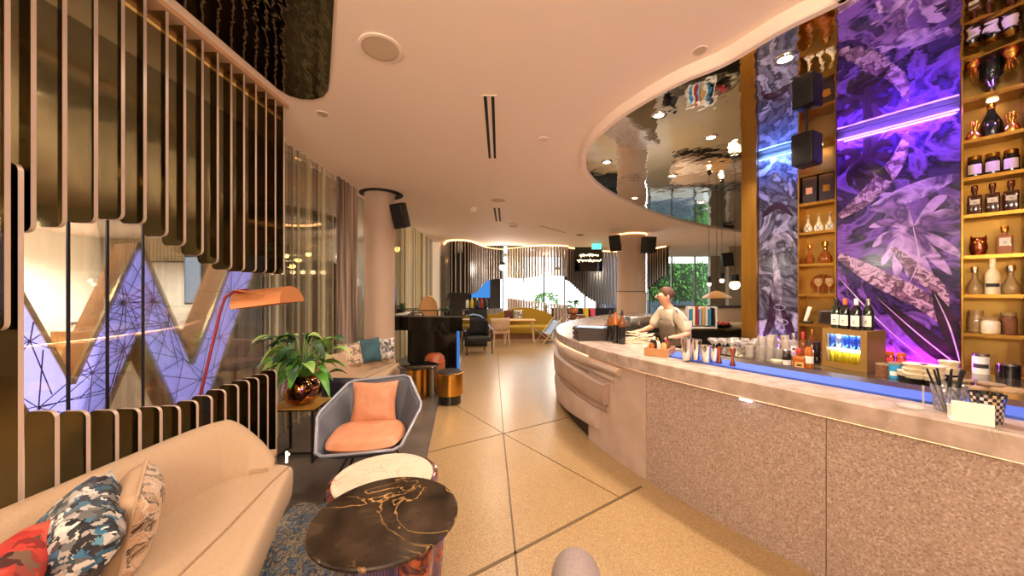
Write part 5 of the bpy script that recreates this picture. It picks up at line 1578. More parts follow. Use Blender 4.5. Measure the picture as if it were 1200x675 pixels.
# wall speakers on columns
def col_speaker(px, py, Y, col, tx, tilt, rz, s=(.22, .2, .42), name='wall_speaker'):
    q = at_y(px, py, Y)
    t = thing(name, tx, 'speaker', q, 0, rot=(R_(tilt), R_(-6), R_(rz)))
    b = MB(); b.box((0, 0, 0), s, bev=.015); b.build('cabinet', 'black', t)
    b = MB(); b.box((0, -s[1] / 2 - .003, 0), (s[0] * .9, .005, s[2] * .92)); b.build('grille', 'black_soft', t, 0)
    m = t.matrix_world
    loc = (Matrix.Translation(q) @ Euler(t.rotation_euler).to_matrix().to_4x4()).inverted() @ Vector(col)
    b = MB(); b.cyl((0, s[1] / 2 - .02, -.02), loc, .022, n=8); b.build('bracket', 'black', t)
col_speaker(469, 253, 6.0, (-2.03, 6.02, 2.84), 'tilted black speaker bracketed to the smooth round column', 14, -14)
col_speaker(721, 285, 9.6, (3.17, 10.12, 2.95), 'black speaker on the left side of the thick far column', 8, -20, (.30, .28, .44))
col_speaker(760, 287, 9.8, (3.918, 10.085, 2.9), 'black speaker on the right side of the thick far column', 10, 30, (.30, .28, .46))
col_speaker(852, 304, 12.2, (8.0, 12.88, 2.75), 'dark speaker on the beige wall beyond the brass pillar', 10, -20, (.34, .3, .46))

# rattan style black armchair and black cabinet
t = thing('bentwood_armchair', 'black armchair with curved hoop frame tinted by blue reflection beyond the DJ booth', 'armchair', (-.93, 9.1, .0), R_(22))
b = MB(); b.box((0, 0, .38), (.62, .60, .12), bev=.04); b.build('seat', 'black_soft', t)
b = MB()
def fn(u, v):
    a = PI * (u - .5) * .9
    return Vector((.33 * math.sin(a), .30 * math.cos(a) * (1 - .0 * v) - .02, .44 + .48 * v * (1 - .25 * abs(u * 2 - 1) ** 3)))
b.grid(fn, 12, 4); b.build('backrest', 'black_soft', t, 60, solid=.05)
b = MB(); b.tube(catmull3 if False else [(-.36, -.28, .62), (-.37, .0, .66), (-.33, .16, .80), (-.20, .29, .95), (0, .33, .99), (.20, .29, .95), (.33, .16, .80), (.37, .0, .66), (.36, -.28, .62)], .022, 8); b.build('hoop', 'sling_blue', t, 60)  # blue reflection on the arms put into the hoop's colour
for x, y in ((-.33, -.28), (.33, -.28), (-.30, .26), (.30, .26)):
    b = MB(); b.cyl((x, y, .62 if y < 0 else .36), (x * 1.02, y * 1.05, 0), .02, .015, n=8); b.build('leg', 'black', t)
t = thing('black_cabinet', 'tall black cabinet with bottles on top behind the bentwood armchair', 'cabinet', (-1.06, 10.4, 0), R_(0))
b = MB(); b.box((0, 0, .56), (.66, .42, 1.12)); b.build('body', 'black_gloss', t, 0)
for x in (-.163, .163):
    b = MB(); b.box((x, -.2185, .58), (.31, .016, 1.02)); b.build('door', 'black', t, 0)
for i, (x, mt, cp, tx) in enumerate(((-.32, 'label', 'black', 'white bottle on the black cabinet, nearest the DJ booth'), (-.16, 'can_yellow', 'label', 'yellow bottle on the black cabinet'), (.02, 'bottle_dark', 'label', 'dark bottle on the black cabinet'), (.18, 'cap_red', 'cap_red', 'red bottle on the black cabinet'), (.33, 'bottle_green', 'cap_red', 'green bottle on the black cabinet, nearest the mustard sofa'))):
    bottle('liquor_bottle', tx, 'bottle', (-1.06 + x * .85, 10.4, 1.121), 'wine', .3, .05, mt, cp, None, 'bottles on the black cabinet')

# ------------------------------------------------------------------ mustard banquette and tables
t = thing('banquette', 'long curved mustard yellow sofa with scalloped high back', 'sofa', (.22, 12.1, 0))
b = MB(); b.box((0, 0, .30), (2.3, .66, .28), bev=.06); b.build('seat', 'mustard', t)
b = MB(); nb = 30; P = []
for i in range(nb + 1):
    u = i / nb; x = -1.2 + 2.4 * u
    h = .80 + .24 * max(0, math.sin(PI * (u * 1.25 - .22))) ** .8
    P.append((x, .25 + .0 * u, h))
b.slab([(-1.2, .25, .16)] + P + [(1.2, .25, .16)], (0, .18, 0)); b.build('backrest', 'mustard', t, 25)
b = MB(); b.box((0, 0, .08), (2.2, .6, .158)); b.build('plinth', 'walnut', t, 0)
for px, mt, tx in ((596, 'plum', 'brown cushion leaning on the mustard sofa back'), (607, 'pattern_small', 'cream and black cushion leaning on the mustard sofa back')):
    q = at_y(px, 369, 12.17); cushion(tx, mt, (.31, .36, .12), q, (R_(-12), 0, 0), 'cushions on the mustard sofa')
def dining(px, Y, label, w=.8, rz=0):
    q = at_y(px, 380, Y)
    t = thing('dining_table', label, 'table', (q.x, q.y, 0), rz)
    b = MB(); b.box((0, 0, .70), (w, .6, .035), bev=.01); b.build('tabletop', 'wood_light', t)
    for x in (-w * .42, w * .42):
        for y in (-.24, .24):
            b = MB(); b.cyl((x * .92, y, .68), (x * 1.08, y * 1.1, 0), .022, .016, n=8); b.build('leg', 'cream_goods', t)
    return t
dining(609, 11.1, 'low wooden table with pale splayed legs before the mustard sofa', 1.0)
t = thing('tub_dining_chair', 'beige padded chair with pale legs before the mustard sofa', 'chair', (at_y(585, 380, 10.4).x, 10.4, 0), R_(200))
b = MB(); b.box((0, 0, .42), (.52, .5, .10), bev=.03); b.build('seat', 'chair_beige', t)
b = MB(); b.grid(lambda u, v: Vector((.29 * math.sin((u - .5) * 2.6), .26 * math.cos((u - .5) * 2.6), .45 + .38 * v)), 12, 3); b.build('backrest', 'chair_beige', t, 60, solid=.05)
for x, y in ((-.23, -.22), (.23, -.22), (-.22, .22), (.22, .22)):
    b = MB(); b.cyl((x, y, .38), (x * 1.1, y * 1.1, 0), .02, .014, n=8); b.build('leg', 'cream_goods', t)
def sling(px, Y, tx, rz):
    t = thing('sling_chair', tx, 'chair', (at_y(px, 385, Y).x, Y, 0), rz, 'blue-lit sling chairs')
    b = MB(); b.grid(lambda u, v: Vector((-.25 + .5 * v, -.30 + .62 * u, .36 - .10 * math.sin(u * 2.2) + .52 * max(0, u - .45) * 1.4)), 12, 3); b.build('sling_seat', 'sling_blue', t, 60, solid=.015)  # blue light falling on the sling is put into its colour
    for x in (-.27, .27):
        b = MB(); b.cyl((x, -.32, .40), (x, .22, 0), .017, n=8); b.build('leg', 'cream_goods', t)
        b = MB(); b.cyl((x, .36, .80), (x, -.30, 0), .017, n=8); b.build('leg', 'cream_goods', t)
sling(642, 11.0, 'blue-lit sling chair with light legs beside the bar tip', R_(-70))
sling(661, 11.2, 'second blue-lit sling chair mostly hidden behind the bar tip', R_(-70))
t = thing('plant_stand', 'copper pot of green plant on a low cabinet behind the bar tip', 'plant', (at_y(672, 380, 13.4).x, 13.4, .0))
b = MB(); b.box((0, 0, .36), (.8, .45, .72)); b.build('cabinet', 'walnut', t, 0)
b = MB(); b.lathe([(0, .721), (.10, .721), (.19, .82), (.18, .95), (.14, 1.0), (0, .98)], n=22); b.build('pot', 'copper', t, 60)
b = MB(); r_ = random.Random(77)
for i in range(40):
    a = r_.uniform(0, 6.28); leaf(b, (.05 * math.cos(a), .05 * math.sin(a), 1.0 + r_.random() * .25), (math.cos(a), math.sin(a)), .3, .05, .5)
b.build('foliage', 'leaf', t, 60, flip=False)
t = thing('window_bench', 'long dark bench under the far windows behind the bar tip', 'bench', (3.2, 14.6, 0))
b = MB(); b.box((0, 0, .30), (3.0, .7, .26), bev=.05); b.build('seat', 'black_soft', t)
b = MB(); b.box((0, .3, .66), (3.0, .18, .5), bev=.05); b.build('backrest', 'black_soft', t)
b = MB(); b.box((0, 0, .085), (2.9, .6, .17)); b.build('plinth', 'black', t, 0)
for px, mt, tx in ((686.5, 'yellow_soft', 'round yellow cushion on the dark window bench'), (694.5, 'pink_soft', 'pink cushion on the dark window bench')):
    q = at_y(px, 361, 14.5); q.z = .70; cushion(tx, mt, (.24, .46, .16), q, (R_(-10), 0, 0), 'bright cushions on the window bench')

# ------------------------------------------------------------------ hanging slat screens at the far end
def hang(name_label, path, zfun, zt, mt, spacing=.11, w=.11, th=.034, per=14, lowfun=None, edge='far_fin_light'):
    P = catmull(path, per)
    c0 = P[len(P) // 2]
    t = thing('hanging_screen', name_label, 'screen', (c0.x, c0.y, 0))
    seg = [(P[i + 1] - P[i]).length for i in range(len(P) - 1)]; tot = sum(seg)
    n = int(tot / spacing); b, e, lo = MB(), MB(), MB()
    tr = []
    for k in range(n + 1):
        s = k * spacing; i = 0; acc = 0
        while i < len(seg) - 1 and acc + seg[i] < s: acc += seg[i]; i += 1
        p = P[i] + (P[i + 1] - P[i]) * min(1, (s - acc) / seg[i]); d = (P[i + 1] - P[i]).normalized()
        u = k / max(1, n); z0 = zfun(u); q = p - c0; a = math.atan2(d.y, d.x)
        b.box((q.x, q.y, (z0 + zt) / 2), (th, w, zt - z0), rz=a)
        nn = Vector((d.y, -d.x)) * (w / 2 + .004)
        e.box((q.x + nn.x, q.y + nn.y, (z0 + zt) / 2), (th * 1.05, .006, zt - z0), rz=a)
        if lowfun:
            z1 = lowfun(u)
            if z1: lo.box((q.x, q.y, z1 / 2), (th, w, z1), rz=a)
        tr.append(p)
    b.build('slats', mt, t, 0); e.build('slat_edges', edge, t, 0)
    if lowfun: lo.build('lower_slats', edge, t, 0)
    nr = normals(P)
    m = MB(); m.sweep([(-.09, zt), (-.09, zt + .04), (.09, zt + .04), (.09, zt)], [p - c0 for p in P], nr); m.build('track', 'trim_bronze', t, 0)
    m = MB(); m.sweep([(.10, zt + .01), (.10, zt + .035), (.125, zt + .035), (.125, zt + .01)], [p - c0 for p in P], nr); m.build('cove_light', 'led_warm', t, 0)
    return t
ZT = CEIL - .045
def XY(px, Y): return ((px - CX) * Y / F, Y)
hang('tall curved screen of dark hanging slats with a wavy lower edge beyond the DJ booth', [XY(524, 12.3), XY(530, 11.5), XY(548, 11.6), XY(568, 13.1), XY(590, 13.8)], lambda u: 1.30 + .75 * u + .12 * math.sin(u * 9), ZT, 'far_fin', .13, lowfun=lambda u: .95 if u > .3 else 0)
hang('pale hanging slat screen with level lower edge beside the window glow', [XY(596, 13.5), XY(622, 12.9), XY(645, 12.7), XY(664, 12.9)], lambda u: 2.15 - .04 * math.sin(u * 6), ZT, 'far_fin_light', .12, lowfun=lambda u: 1.36 - .25 * u, edge='column')
hang('dark curved screen of hanging slats with a scooped lower edge behind the thick column', [XY(664, 13.3), XY(690, 14.2), XY(725, 14.6), XY(757, 14.0), XY(783, 12.9)], lambda u: 2.05 - 1.0 * math.sin(PI * min(1, u * 1.02)) ** 1.3 + .30 * max(0, u - .5), ZT, 'far_fin', .14, .14)
b = MB(); b.box((-1.6, 15.2, 1.65), (2.2, .15, 3.29)); struct('wall_4', b, 'dark_wall')
t = thing('blue_panel', 'bright blue glass panel behind the first hanging screen', 'panel', (-1.35, 15.05, 0))
b = MB(); b.box((0, 0, 1.75), (.8, .04, .8)); b.build('pane', 'blue_pane', t, 0)
b = MB(); b.box((0, .0, .67), (.84, .05, 1.34)); b.build('frame', 'black', t, 0)
# mirror drum inside the first screen
t = thing('ceiling_mirror_disc', 'dark mirror ceiling disc within the first hanging screen', 'ceiling panel', (-.3, 13.9, CEIL - .03))
b = MB(); b.lathe([(0, 0), (1.2, 0), (1.2, .028), (0, .028)], n=40); b.build('panel', 'black_mirror', t, 0)
# glowing neon script on a dark panel
q = at_y(690, 304, 13.2)
t = thing('neon_sign', 'two line cream neon script sign on a dark panel behind the slats', 'neon sign', q)
b = MB(); b.box((0, .05, .05), (1.05, .04, 1.0)); b.build('backing', 'black_gloss', t, 0)
b = MB()
for row, (w, z) in enumerate(((.34, .14), (.44, -.06))):
    pts = []
    for i in range(64):
        u = i / 63; pts.append((-w + 2 * w * u + .03 * math.sin(u * 40), 0, z + (.055 if row == 0 else .05) * math.sin(u * 44 + row) * (.6 + .4 * math.sin(u * 13)) + .03 * u))
    b.tube(pts, .013, 5)
b.build('script', 'neon', t, 60)
b = MB(); b.cyl((0, .05, .55), (0, .05, CEIL - q.z), .015, n=8); b.build('rod', 'black', t)
# exit sign
q = at_y(699, 289, 12.0)
t = thing('exit_sign', 'small green lit exit sign hanging beside the thick column', 'exit sign', q)
b = MB(); b.box((0, 0, 0), (.34, .06, .20), bev=.01); b.build('housing', 'white_matte', t)
b = MB(); b.box((0, -.032, 0), (.31, .004, .17)); b.build('panel', 'exit_green', t, 0)
b = MB()   # running figure and arrow
y = -.0355
b.ball((-.055, y, .05), (.014, .003, .014), 10, 6)
b.tube([(-.06, y, .03), (-.068, y, -.005), (-.045, y, -.03), (-.055, y, -.065)], .007, 5); b.tube([(-.068, y, -.005), (-.09, y, -.03), (-.11, y, -.028)], .007, 5); b.tube([(-.09, y, .015), (-.062, y, .026), (-.035, y, .005)], .006, 5)
b.tube([(.02, y, 0), (.11, y, 0)], .008, 5); b.tube([(.08, y, .03), (.112, y, 0), (.08, y, -.03)], .008, 5)
b.build('pictogram', 'white_matte', t, 60)
b = MB(); b.cyl((0, 0, .10), (0, 0, CEIL - q.z), .01, n=6); b.build('rod', 'white_matte', t)

# ------------------------------------------------------------------ far windows and what is outside
FY = 16.6
b = MB(); b.box((-.2, FY, 1.65), (11.0, .02, 3.28)); struct('window_2', b, 'pane', 0)
for i in range(9):
    b = MB(); b.box((-2.4 + i * .98, FY - .03, 1.65), (.06, .05, 3.3)); struct('trim_%d' % (30 + i), b, 'steel' if i % 2 else 'black', 0)
b = MB(); b.box((8.85, 13.1, 1.65), (1.5, .2, 3.3)); struct('wall_far', b, 'plaster_wall')
b = MB(); b.box((-6.5, FY, 1.65), (7.6, .2, 3.3)); struct('wall_2', b, 'plaster_wall')
b = MB(); b.box((10.2, FY, 1.65), (1.6, .2, 3.3)); struct('wall_3', b, 'plaster_wall')
b = MB(); b.box((7.2, FY, 1.65), (3.8, .02, 3.28)); struct('window_3', b, 'pane', 0)
for i, x in enumerate((5.45, 6.5, 7.6, 8.7)):
    b = MB(); b.box((x, FY - .03, 1.65), (.07, .05, 3.3)); struct('trim_%d' % (40 + i), b, 'steel', 0)
b = MB(); b.box((0, 24, -.1), (60, 14, .1)); o = struct('ground', b, 'paving', 0)
t = thing('green_wall', 'leafy green planted wall outside the far window beyond the bartender', 'green wall', (9.6, 19.2, 0))
b = MB(); r_ = random.Random(4)
b.box((-.2, .5, 1.6), (4.4, .5, 3.2)); b.build('frame', 'leaf_dark', t, 0)
b = MB()
for i in range(900):
    x, z = r_.uniform(-2.4, 2.0), r_.uniform(.1, 3.4)
    a = r_.uniform(-2.6, -.5); leaf(b, (x, .22 - r_.random() * .12, z), (math.cos(a), math.sin(a)), r_.uniform(.15, .3), .06, r_.uniform(.2, 1.2))
b.build('foliage', 'hedge', t, 60, flip=False)
t = thing('slat_fence', 'blue grey slat fence outside the far window', 'fence', (7.2, 18.3, 0))
b = MB()
for i in range(44): b.box((-2.4 + i * .11, 0, .55), (.05, .04, 1.1))
b.build('slats', 'fence_blue', t, 0)
b = MB(); b.box((0, .04, .95), (4.9, .03, .06)); b.box((0, .04, .15), (4.9, .03, .06)); b.build('rail', 'fence_blue', t, 0)
t = thing('timber_facade', 'brown timber clad building outside the far window', 'building', (7.4, 21.5, 0))
b = MB()
for i in range(22): b.box((-1.9 + i * .19, 0, 1.9), (.15, .2, 3.8))
b.build('cladding', 'facade', t, 0); b = MB(); b.box((0, .3, 2.0), (4.3, .3, 4.0)); b.build('wall', 'dark_wall', t, 0)
t = thing('leafy_bush', 'green bush outside the far windows behind the hanging screens', 'bush', (1.9, 19.4, 0))
b = MB(); 
for i in range(260):
    a, e = r_.uniform(0, 6.28), r_.uniform(-.2, 1.4); rad = r_.uniform(.5, .8)
    leaf(b, (rad * math.cos(a) * math.cos(e), rad * .6 * math.sin(a) * math.cos(e), .8 + rad * math.sin(e)), (math.cos(a), math.sin(a)), .25, .07, .6)
b.build('foliage', 'hedge', t, 60, flip=False); b = MB(); b.cyl((0, 0, 0), (0, 0, .9), .06, n=8); b.build('stem', 'walnut', t)

# booth seating and counter right of the bartender
t = thing('booth_bench', 'beige upholstered booth bench below the far window', 'bench', (7.1, 12.4, 0))
b = MB(); b.box((0, 0, .36), (2.6, .7, .30), bev=.05); b.build('seat', 'chair_beige', t)
b = MB(); b.box((0, .32, .72), (2.6, .16, .62), bev=.04); b.build('backrest', 'chair_beige', t)
b = MB(); b.box((0, .33, 1.07), (2.7, .26, .07)); b.build('ledge', 'dark_wall', t, 0)
b = MB(); b.box((0, 0, .10), (2.5, .6, .2)); b.build('plinth', 'black', t, 0)
for i, (px, py, Y, r, tx) in enumerate(((831, 333, 8.6, .045, 'small hanging bulb beyond the bartender, nearest the timber wall'), (846, 329, 9.0, .055, 'small hanging bulb beyond the bartender, middle of the three'), (861, 334, 7.6, .10, 'large white hanging globe beside the brass pillar'))):
    q = at_y(px, py, Y); pendant(q.x, q.y, q.z, tx, 'hanging bulbs beyond the bartender', r, 'bulb_soft', h=.16)
q = at_y(840, 345, 9.4)
t = thing('dish_pendant', 'wide straw coloured dish pendant hanging beyond the bartender', 'pendant lamp', q)
b = MB(); b.lathe([(.02, .10), (.15, .06), (.34, -.06), (.36, -.10), (.33, -.06), (.14, .05), (.02, .09)], n=28); b.build('lamp_shade', 'wood_light', t, 60)
b = MB(); b.ball((0, 0, -.03), .05, 10, 8); b.build('bulb', 'bulb_soft', t)
b = MB(); b.cyl((0, 0, .09), (0, 0, CEIL - q.z), .006, n=6); b.build('cable', 'black', t)

# service island with coffee gear behind the bartender
t = thing('service_counter', 'dark service counter with steel shelves behind the bartender', 'counter', (3.35, 6.75, 0), R_(-2))
b = MB(); b.box((0, 0, .44), (1.9, .6, .88)); b.build('cabinet', 'black', t, 0)
b = MB(); b.box((0, 0, .90), (2.0, .66, .04)); b.build('worktop', 'back_counter', t, 0)
q = at_y(822, 380, 6.4)
t = thing('menu_rack', 'white rack of coloured menus and papers beside the bartender', 'rack', (q.x + .1, 6.6, .921), R_(-15))
b = MB(); b.box((0, .08, .2), (.46, .02, .40)); b.box((-.24, 0, .2), (.02, .18, .40)); b.box((.24, 0, .2), (.02, .18, .40)); b.box((0, 0, .01), (.46, .18, .02)); b.build('frame', 'white_matte', t, 0)
for i, mt in enumerate(('label_blue', 'label', 'cap_red', 'sling_blue', 'label_orange', 'label', 'label_blue', 'card_dark')):
    b = MB(); b.box((-.19 + i * .054, -.0, .2 + .015 * (i % 3)), (.04, .14, .30 + .03 * (i % 3))); b.build('menu_card', mt, t, 0)
q = at_y(814, 369, 6.3)
t = thing('till_screen', 'dark touch screen till on a stand beside the bartender', 'till', (q.x - .28, 6.7, .921), R_(20))
b = MB(); b.box((0, 0, .01), (.2, .2, .02)); b.build('base', 'black', t, 0)
b = MB(); b.cyl((0, .02, .02), (0, .02, .2), .02, n=8); b.build('stem', 'black', t)
b = MB(); b.box((0, 0, .30), (.34, .03, .24), R=Matrix.Rotation(-.25, 3, 'X'), bev=.006); b.build('screen', 'black_gloss', t)
q = at_y(840, 383, 6.5)
t = thing('red_dish', 'dish of red fruit on the service counter past the menu rack', 'dish', (q.x + .25, 6.7, .921))
b = MB(); b.lathe([(0, 0), (.1, 0), (.16, .05), (.15, .05), (.09, .012), (0, .012)], n=22); b.build('body', 'black', t, 60)
b = MB()
for i in range(16): b.ball((r_.uniform(-.09, .09), r_.uniform(-.09, .09), .05 + r_.random() * .03), .028, 8, 6)
o = b.build('fruit', 'cap_red', t, 60); o['kind'] = 'stuff'
# steel machine left of the bartender
q = at_y(748, 388, 5.6)
t = thing('coffee_machine', 'steel coffee machine behind the bar left of the bartender', 'coffee machine', (q.x, 6.5, .921))
t.location = (2.32, 6.0, .921)
b = MB(); b.box((0, 0, .16), (.7, .4, .22), bev=.02); b.build('body', 'steel', t)
b = MB(); b.box((0, -.05, .02), (.66, .36, .04)); b.build('drip_tray', 'black', t, 0)
for x in (-.2, .2):
    b = MB(); b.cyl((x, -.22, .12), (x, -.22, .19), .035, n=12); b.build('group_head', 'chrome', t)
    b = MB(); b.cyl((x, -.25, .11), (x, -.37, .10), .012, n=8); b.build('handle', 'black', t)
t = thing('low_counter', 'low dark counter carrying the coffee machine', 'counter', (2.32, 6.0, 0))
b = MB(); b.box((0, 0, .44), (.85, .5, .88)); b.build('cabinet', 'black', t, 0); b = MB(); b.box((0, 0, .90), (.9, .55, .04)); b.build('worktop', 'steel', t, 0)

# ------------------------------------------------------------------ bartender
bx, by = 2.09, 4.42
per = thing('person', 'bartender in a cream shirt leaning over the bar with head lowered', 'person', (bx, by, 0), 0)
def skin_obj(name, mat, verts, edges, radii, parent, sub=2):
    me = bpy.data.meshes.new(name); me.from_pydata([Vector(v) for v in verts], edges, [])
    o = bpy.data.objects.new(name, me); C.objects.link(o); o.parent = parent; me.materials.append(MATS[mat])
    md = o.modifiers.new('Skin', 'SKIN'); md.use_smooth_shade = True
    for i, d in enumerate(me.skin_vertices[0].data):
        r = radii[i]; d.radius = r if isinstance(r, tuple) else (r, r); d.use_root = (i == 0)
    s = o.modifiers.new('Subsurf', 'SUBSURF'); s.levels = sub; s.render_levels = sub
    return o
V = []; E = []; Rr = []
def nv(p, r, link=None):
    V.append(p); Rr.append(r)
    if link is not None: E.append((link, len(V) - 1))
    return len(V) - 1
# faces -x (towards the bar), torso leaning towards -x and slightly to the camera
pel = nv((.06, 0, .95), (.15, .12)); wa = nv((.03, 0, 1.10), (.135, .105), pel); ch = nv((-.06, -.01, 1.28), (.165, .12), wa); cl = nv((-.095, -.015, 1.365), .082, ch); nk = nv((-.125, -.02, 1.425), .056, cl)
hd0 = nv((-.16, -.025, 1.47), .058, nk); hd1 = nv((-.175, -.03, 1.535), .085, hd0); hd2 = nv((-.165, -.03, 1.60), .07, hd1)
# arms: near arm (towards camera) hangs forward to the counter, far arm reaches left
sA = nv((-.07, -.17, 1.34), .058, ch); eA = nv((.02, -.27, 1.10), .042, sA); wA = nv((-.14, -.33, 1.07), .030, eA); hA = nv((-.21, -.34, 1.065), (.036, .018), wA)
sB = nv((-.09, .17, 1.34), .058, ch); eB = nv((-.22, .24, 1.13), .042, sB); wB = nv((-.40, .12, 1.09), .030, eB); hB = nv((-.47, .09, 1.085), (.036, .018), wB)
hipA = nv((.06, -.09, .86), .095, pel); kA = nv((.03, -.10, .50), .062, hipA); aA = nv((.07, -.10, .10), .042, kA); fA = nv((-.10, -.11, .045), .036, aA)
hipB = nv((.06, .09, .86), .095, pel); kB = nv((.02, .10, .50), .062, hipB); aB = nv((.06, .10, .10), .042, kB); fB = nv((-.11, .11, .045), .036, aB)
for (h, s) in ((hA, -1), (hB, 1)):
    p = Vector(V[h])
    for k, (dy, L) in enumerate(((-.027, .055), (-.010, .068), (.008, .064), (.026, .048))):
        f1 = nv(tuple(p + Vector((-.035, dy, .0))), .0095, h); f2 = nv(tuple(p + Vector((-.035 - L * .5, dy * 1.15, -.004))), .0088, f1); nv(tuple(p + Vector((-.035 - L * .9, dy * 1.15, -.026))), .0075, f2)
    th = nv(tuple(p + Vector((.0, -s * .034, -.006))), .011, h); nv(tuple(p + Vector((-.035, -s * .050, -.018))), .0085, th)
TORSO = {wa, ch, cl, pel, hipA, hipB}
skin_obj('body', 'skin', V, E, [(tuple(x * .78 for x in r) if isinstance(r, tuple) else r * .78) if i in TORSO else (r * .85 if i in (sA, sB) else r) for i, r in enumerate(Rr)], per)
def sub_chain(name, mat, chain, grow, parent):
    vs, es, rs = [], [], []; mp = {}
    for a in chain:
        for v in a:
            if v not in mp:
                mp[v] = len(vs); vs.append(V[v]); r = Rr[v]; r = r if isinstance(r, tuple) else (r, r)
                rs.append((r[0] + grow, r[1] + grow))
        for p_, q_ in zip(a, a[1:]):
            e = (mp[p_], mp[q_])
            if e not in es: es.append(e)
    return skin_obj(name, mat, vs, es, rs, parent)
sub_chain('shirt', 'shirt', [[pel, wa, ch, cl], [ch, sA, eA], [ch, sB, eB]], .033, per)
sub_chain('trousers', 'trousers', [[pel, hipA, kA, aA], [pel, hipB, kB, aB]], .020, per)
b = MB(); b.grid(lambda u, v: Vector((.03 - .175 * math.cos((u - .5) * 2.6) + (-.07 * v if v > .5 else 0) * 1, .175 * math.sin((u - .5) * 2.6), .62 + .62 * v)), 12, 8); b.build('apron', 'apron', per, 60, solid=.008)
b = MB(); hc = Vector((-.160, -.03, 1.555))
b.ball(hc + Vector((.018, 0, .022)), (.098, .088, .090), 18, 12)
for v in b.bm.verts:
    d = v.co - hc
    if d.x < -.045: v.co.x = hc.x - .045 + (d.x + .045) * .2
    if d.z < -.02: v.co.z = hc.z - .02 + (d.z + .02) * .6; 
b.build('hair', 'hair', per, 60)
b = MB(); f0 = Vector((-.262, -.03, 1.535))
b.tube([f0 + Vector((.006, 0, .03)), f0 + Vector((-.018, 0, -.006)), f0 + Vector((.008, 0, -.012))], [.007, .012, .008], 8); b.build('nose', 'skin', per, 60)
for s in (-1, 1):
    b = MB(); b.ball(f0 + Vector((.016, s * .032, .022)), .010, 10, 8); b.build('eye', 'label', per)
    b = MB(); b.ball(f0 + Vector((.008, s * .033, .021)), .005, 8, 6); b.build('pupil', 'ink', per)
    b = MB(); b.ball(hc + Vector((.0, s * .088, -.02)), (.018, .008, .028), 10, 8); b.build('ear', 'skin', per)
b = MB(); b.tube([f0 + Vector((.014, -.024, -.034)), f0 + Vector((.004, 0, -.037)), f0 + Vector((.014, .024, -.034))], .005, 6); b.build('mouth', 'lip', per, 60)
# ------------------------------------------------------------------ lights
def light(kind, loc, energy, col, size=.1, name='downlight_and_fill', rot=(0, 0, 0), spot=None, size_y=None, blend=.6):
    l = bpy.data.lights.new(name, kind); l.energy = energy; l.color = col
    if kind == 'AREA':
        l.size = size
        if size_y: l.shape = 'RECTANGLE'; l.size_y = size_y
    else: l.shadow_soft_size = size
    if kind == 'SPOT': l.spot_size = math.radians(spot); l.spot_blend = blend
    o = bpy.data.objects.new(name, l); C.objects.link(o); o.location = loc; o.rotation_euler = rot
    return o
WARM = (1.0, .84, .67); SOFT = (1.0, .88, .74); NEUT = (1.0, .95, .87)
for (x, y, lb) in ((-.9, -1.2, 'second from the bar'), (1.1, -1.4, 'nearest the bar'), (.2, -2.8, 'nearest the rear wall')):  # globes added out of view to light the ceiling and room
    pendant(x, y, 2.45, 'added globe pendant fill lamp behind the camera, ' + lb, 'added globe pendants at the rear', .14, 'fill_globe', 340, WARM, h=.1)
for (x, y, lb) in ((-4.6, -1.5, 'nearest the rear wall'), (-5.2, .8, 'level with the sofa'), (-7.6, 3.2, 'middle of the lobby'), (-10.6, 7.2, 'before the white lobby wall'), (-4.6, 9.6, 'before the dark shelf wall')):  # globes added to fill the lobby and what the fins reflect
    pendant(x, y, 2.55, 'added fill globe pendant in the lobby, ' + lb, 'added lobby globe pendants', .14, 'fill_globe', 150, NEUT, h=.1)
for (x, y, e) in ((-.1, 2.9, 60), (-.1, 5.4, 75), (-.4, 8.0, 120), (-1.2, 2.7, 45), (-1.3, 4.4, 80), (1.0, 11.0, 150), (-.8, 10.5, 90)):  # spots without fittings, added for general fill
    light('SPOT', (x, y, CEIL - .03), e * .95, WARM, .06, spot=150, blend=.9)
for (x, y) in DLP + [(1.95, 2.25)]:  # the mirror downlights, plus one added spot without a fitting
    light('SPOT', (x, y, MZ - .012), 115 if y < 5 else 100, WARM, .035, spot=150, blend=.8)
for (x, y, e) in ((4.6, 7.6, 200), (7.4, 9.6, 220), (4.8, 11.8, 200), (8.5, 6.0, 160)):  # unseen spots added to brighten the area the mirror ceiling reflects
    light('SPOT', (x, y, CEIL - .03), e * 2.2, NEUT, .08, spot=150, blend=.8)
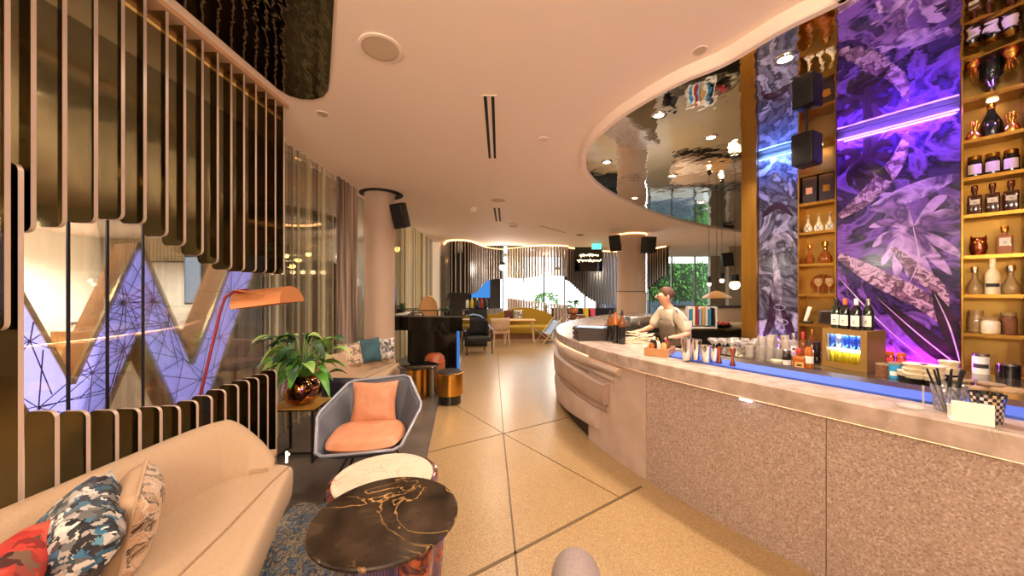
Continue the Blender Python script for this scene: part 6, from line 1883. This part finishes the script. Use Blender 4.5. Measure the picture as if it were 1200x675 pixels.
for (x, y, e) in ((-11.0, 8.6, 420), (-8.5, 9.4, 420), (-5.0, 3.4, 160), (-4.2, 6.8, 160)):  # unseen spots added to brighten the lobby
    light('SPOT', (x, y, CEIL - .03), e * 2, NEUT, .08, spot=150)
# LED washes grazing the printed panels
def wash(k0, k1, d, z, e, col, up=False):
    p = wl((k0 + k1) / 2, d, z)
    o = light('AREA', p, e, col, k1 - k0, 'led_wash', size_y=.015)
    aim = (-Vector((WN.x, WN.y, 0)) * .55 + Vector((0, 0, 1 if up else -1))).normalized()
    zax = -aim; xax = Vector((WU.x, WU.y, 0)); yax = zax.cross(xax).normalized()
    o.rotation_euler = Matrix((xax, yax, zax)).transposed().to_euler()
wash(.03, .77, .16, MZ - .03, 17, (.24, .08, 1.0)); wash(.03, .77, .10,   .935, 6, (.85, .06, 1.0), True)
wash(-.68, -.34, .12, MZ - .03, 9, (.15, .30, 1.0)); wash(-.68, -.34, .08, .935, 3, (.7, .4, 1.0), True)
wash(1.14, 2.1, .16, MZ - .03, 20, (.30, .10, 1.0))
for (x, y, lb) in ((-.35, 12.75, 'inside the first hanging screen'), (2.0, 15.5, 'by the far windows')):  # half-hidden globes added to lift the far ceiling
    pendant(x, y, 2.5, 'added fill globe pendant ' + lb, 'added far globe pendants', .12, 'fill_globe', 170, SOFT, h=.1)
world = bpy.data.worlds.new('world'); sc.world = world
world.use_nodes = True
world.node_tree.nodes['Background'].inputs[0].default_value = (.80, .90, 1.0, 1)
world.node_tree.nodes['Background'].inputs[1].default_value = 3.6

# ------------------------------------------------------------------ camera
cam = bpy.data.cameras.new('camera'); co = bpy.data.objects.new('camera', cam); C.objects.link(co)
co.location = (0, 0, EYE); co.rotation_euler = (PI / 2, 0, 0)
cam.sensor_width = 36; cam.lens = 36 * F / 1200; cam.shift_y = (HY - 337.5) / 1200
cam.clip_start = .05; cam.clip_end = 200
sc.camera = co
vs = sc.view_settings
vs.view_transform = 'Standard'; vs.look = 'None'; vs.gamma = 1; vs.use_curve_mapping = False
vs.exposure = .36
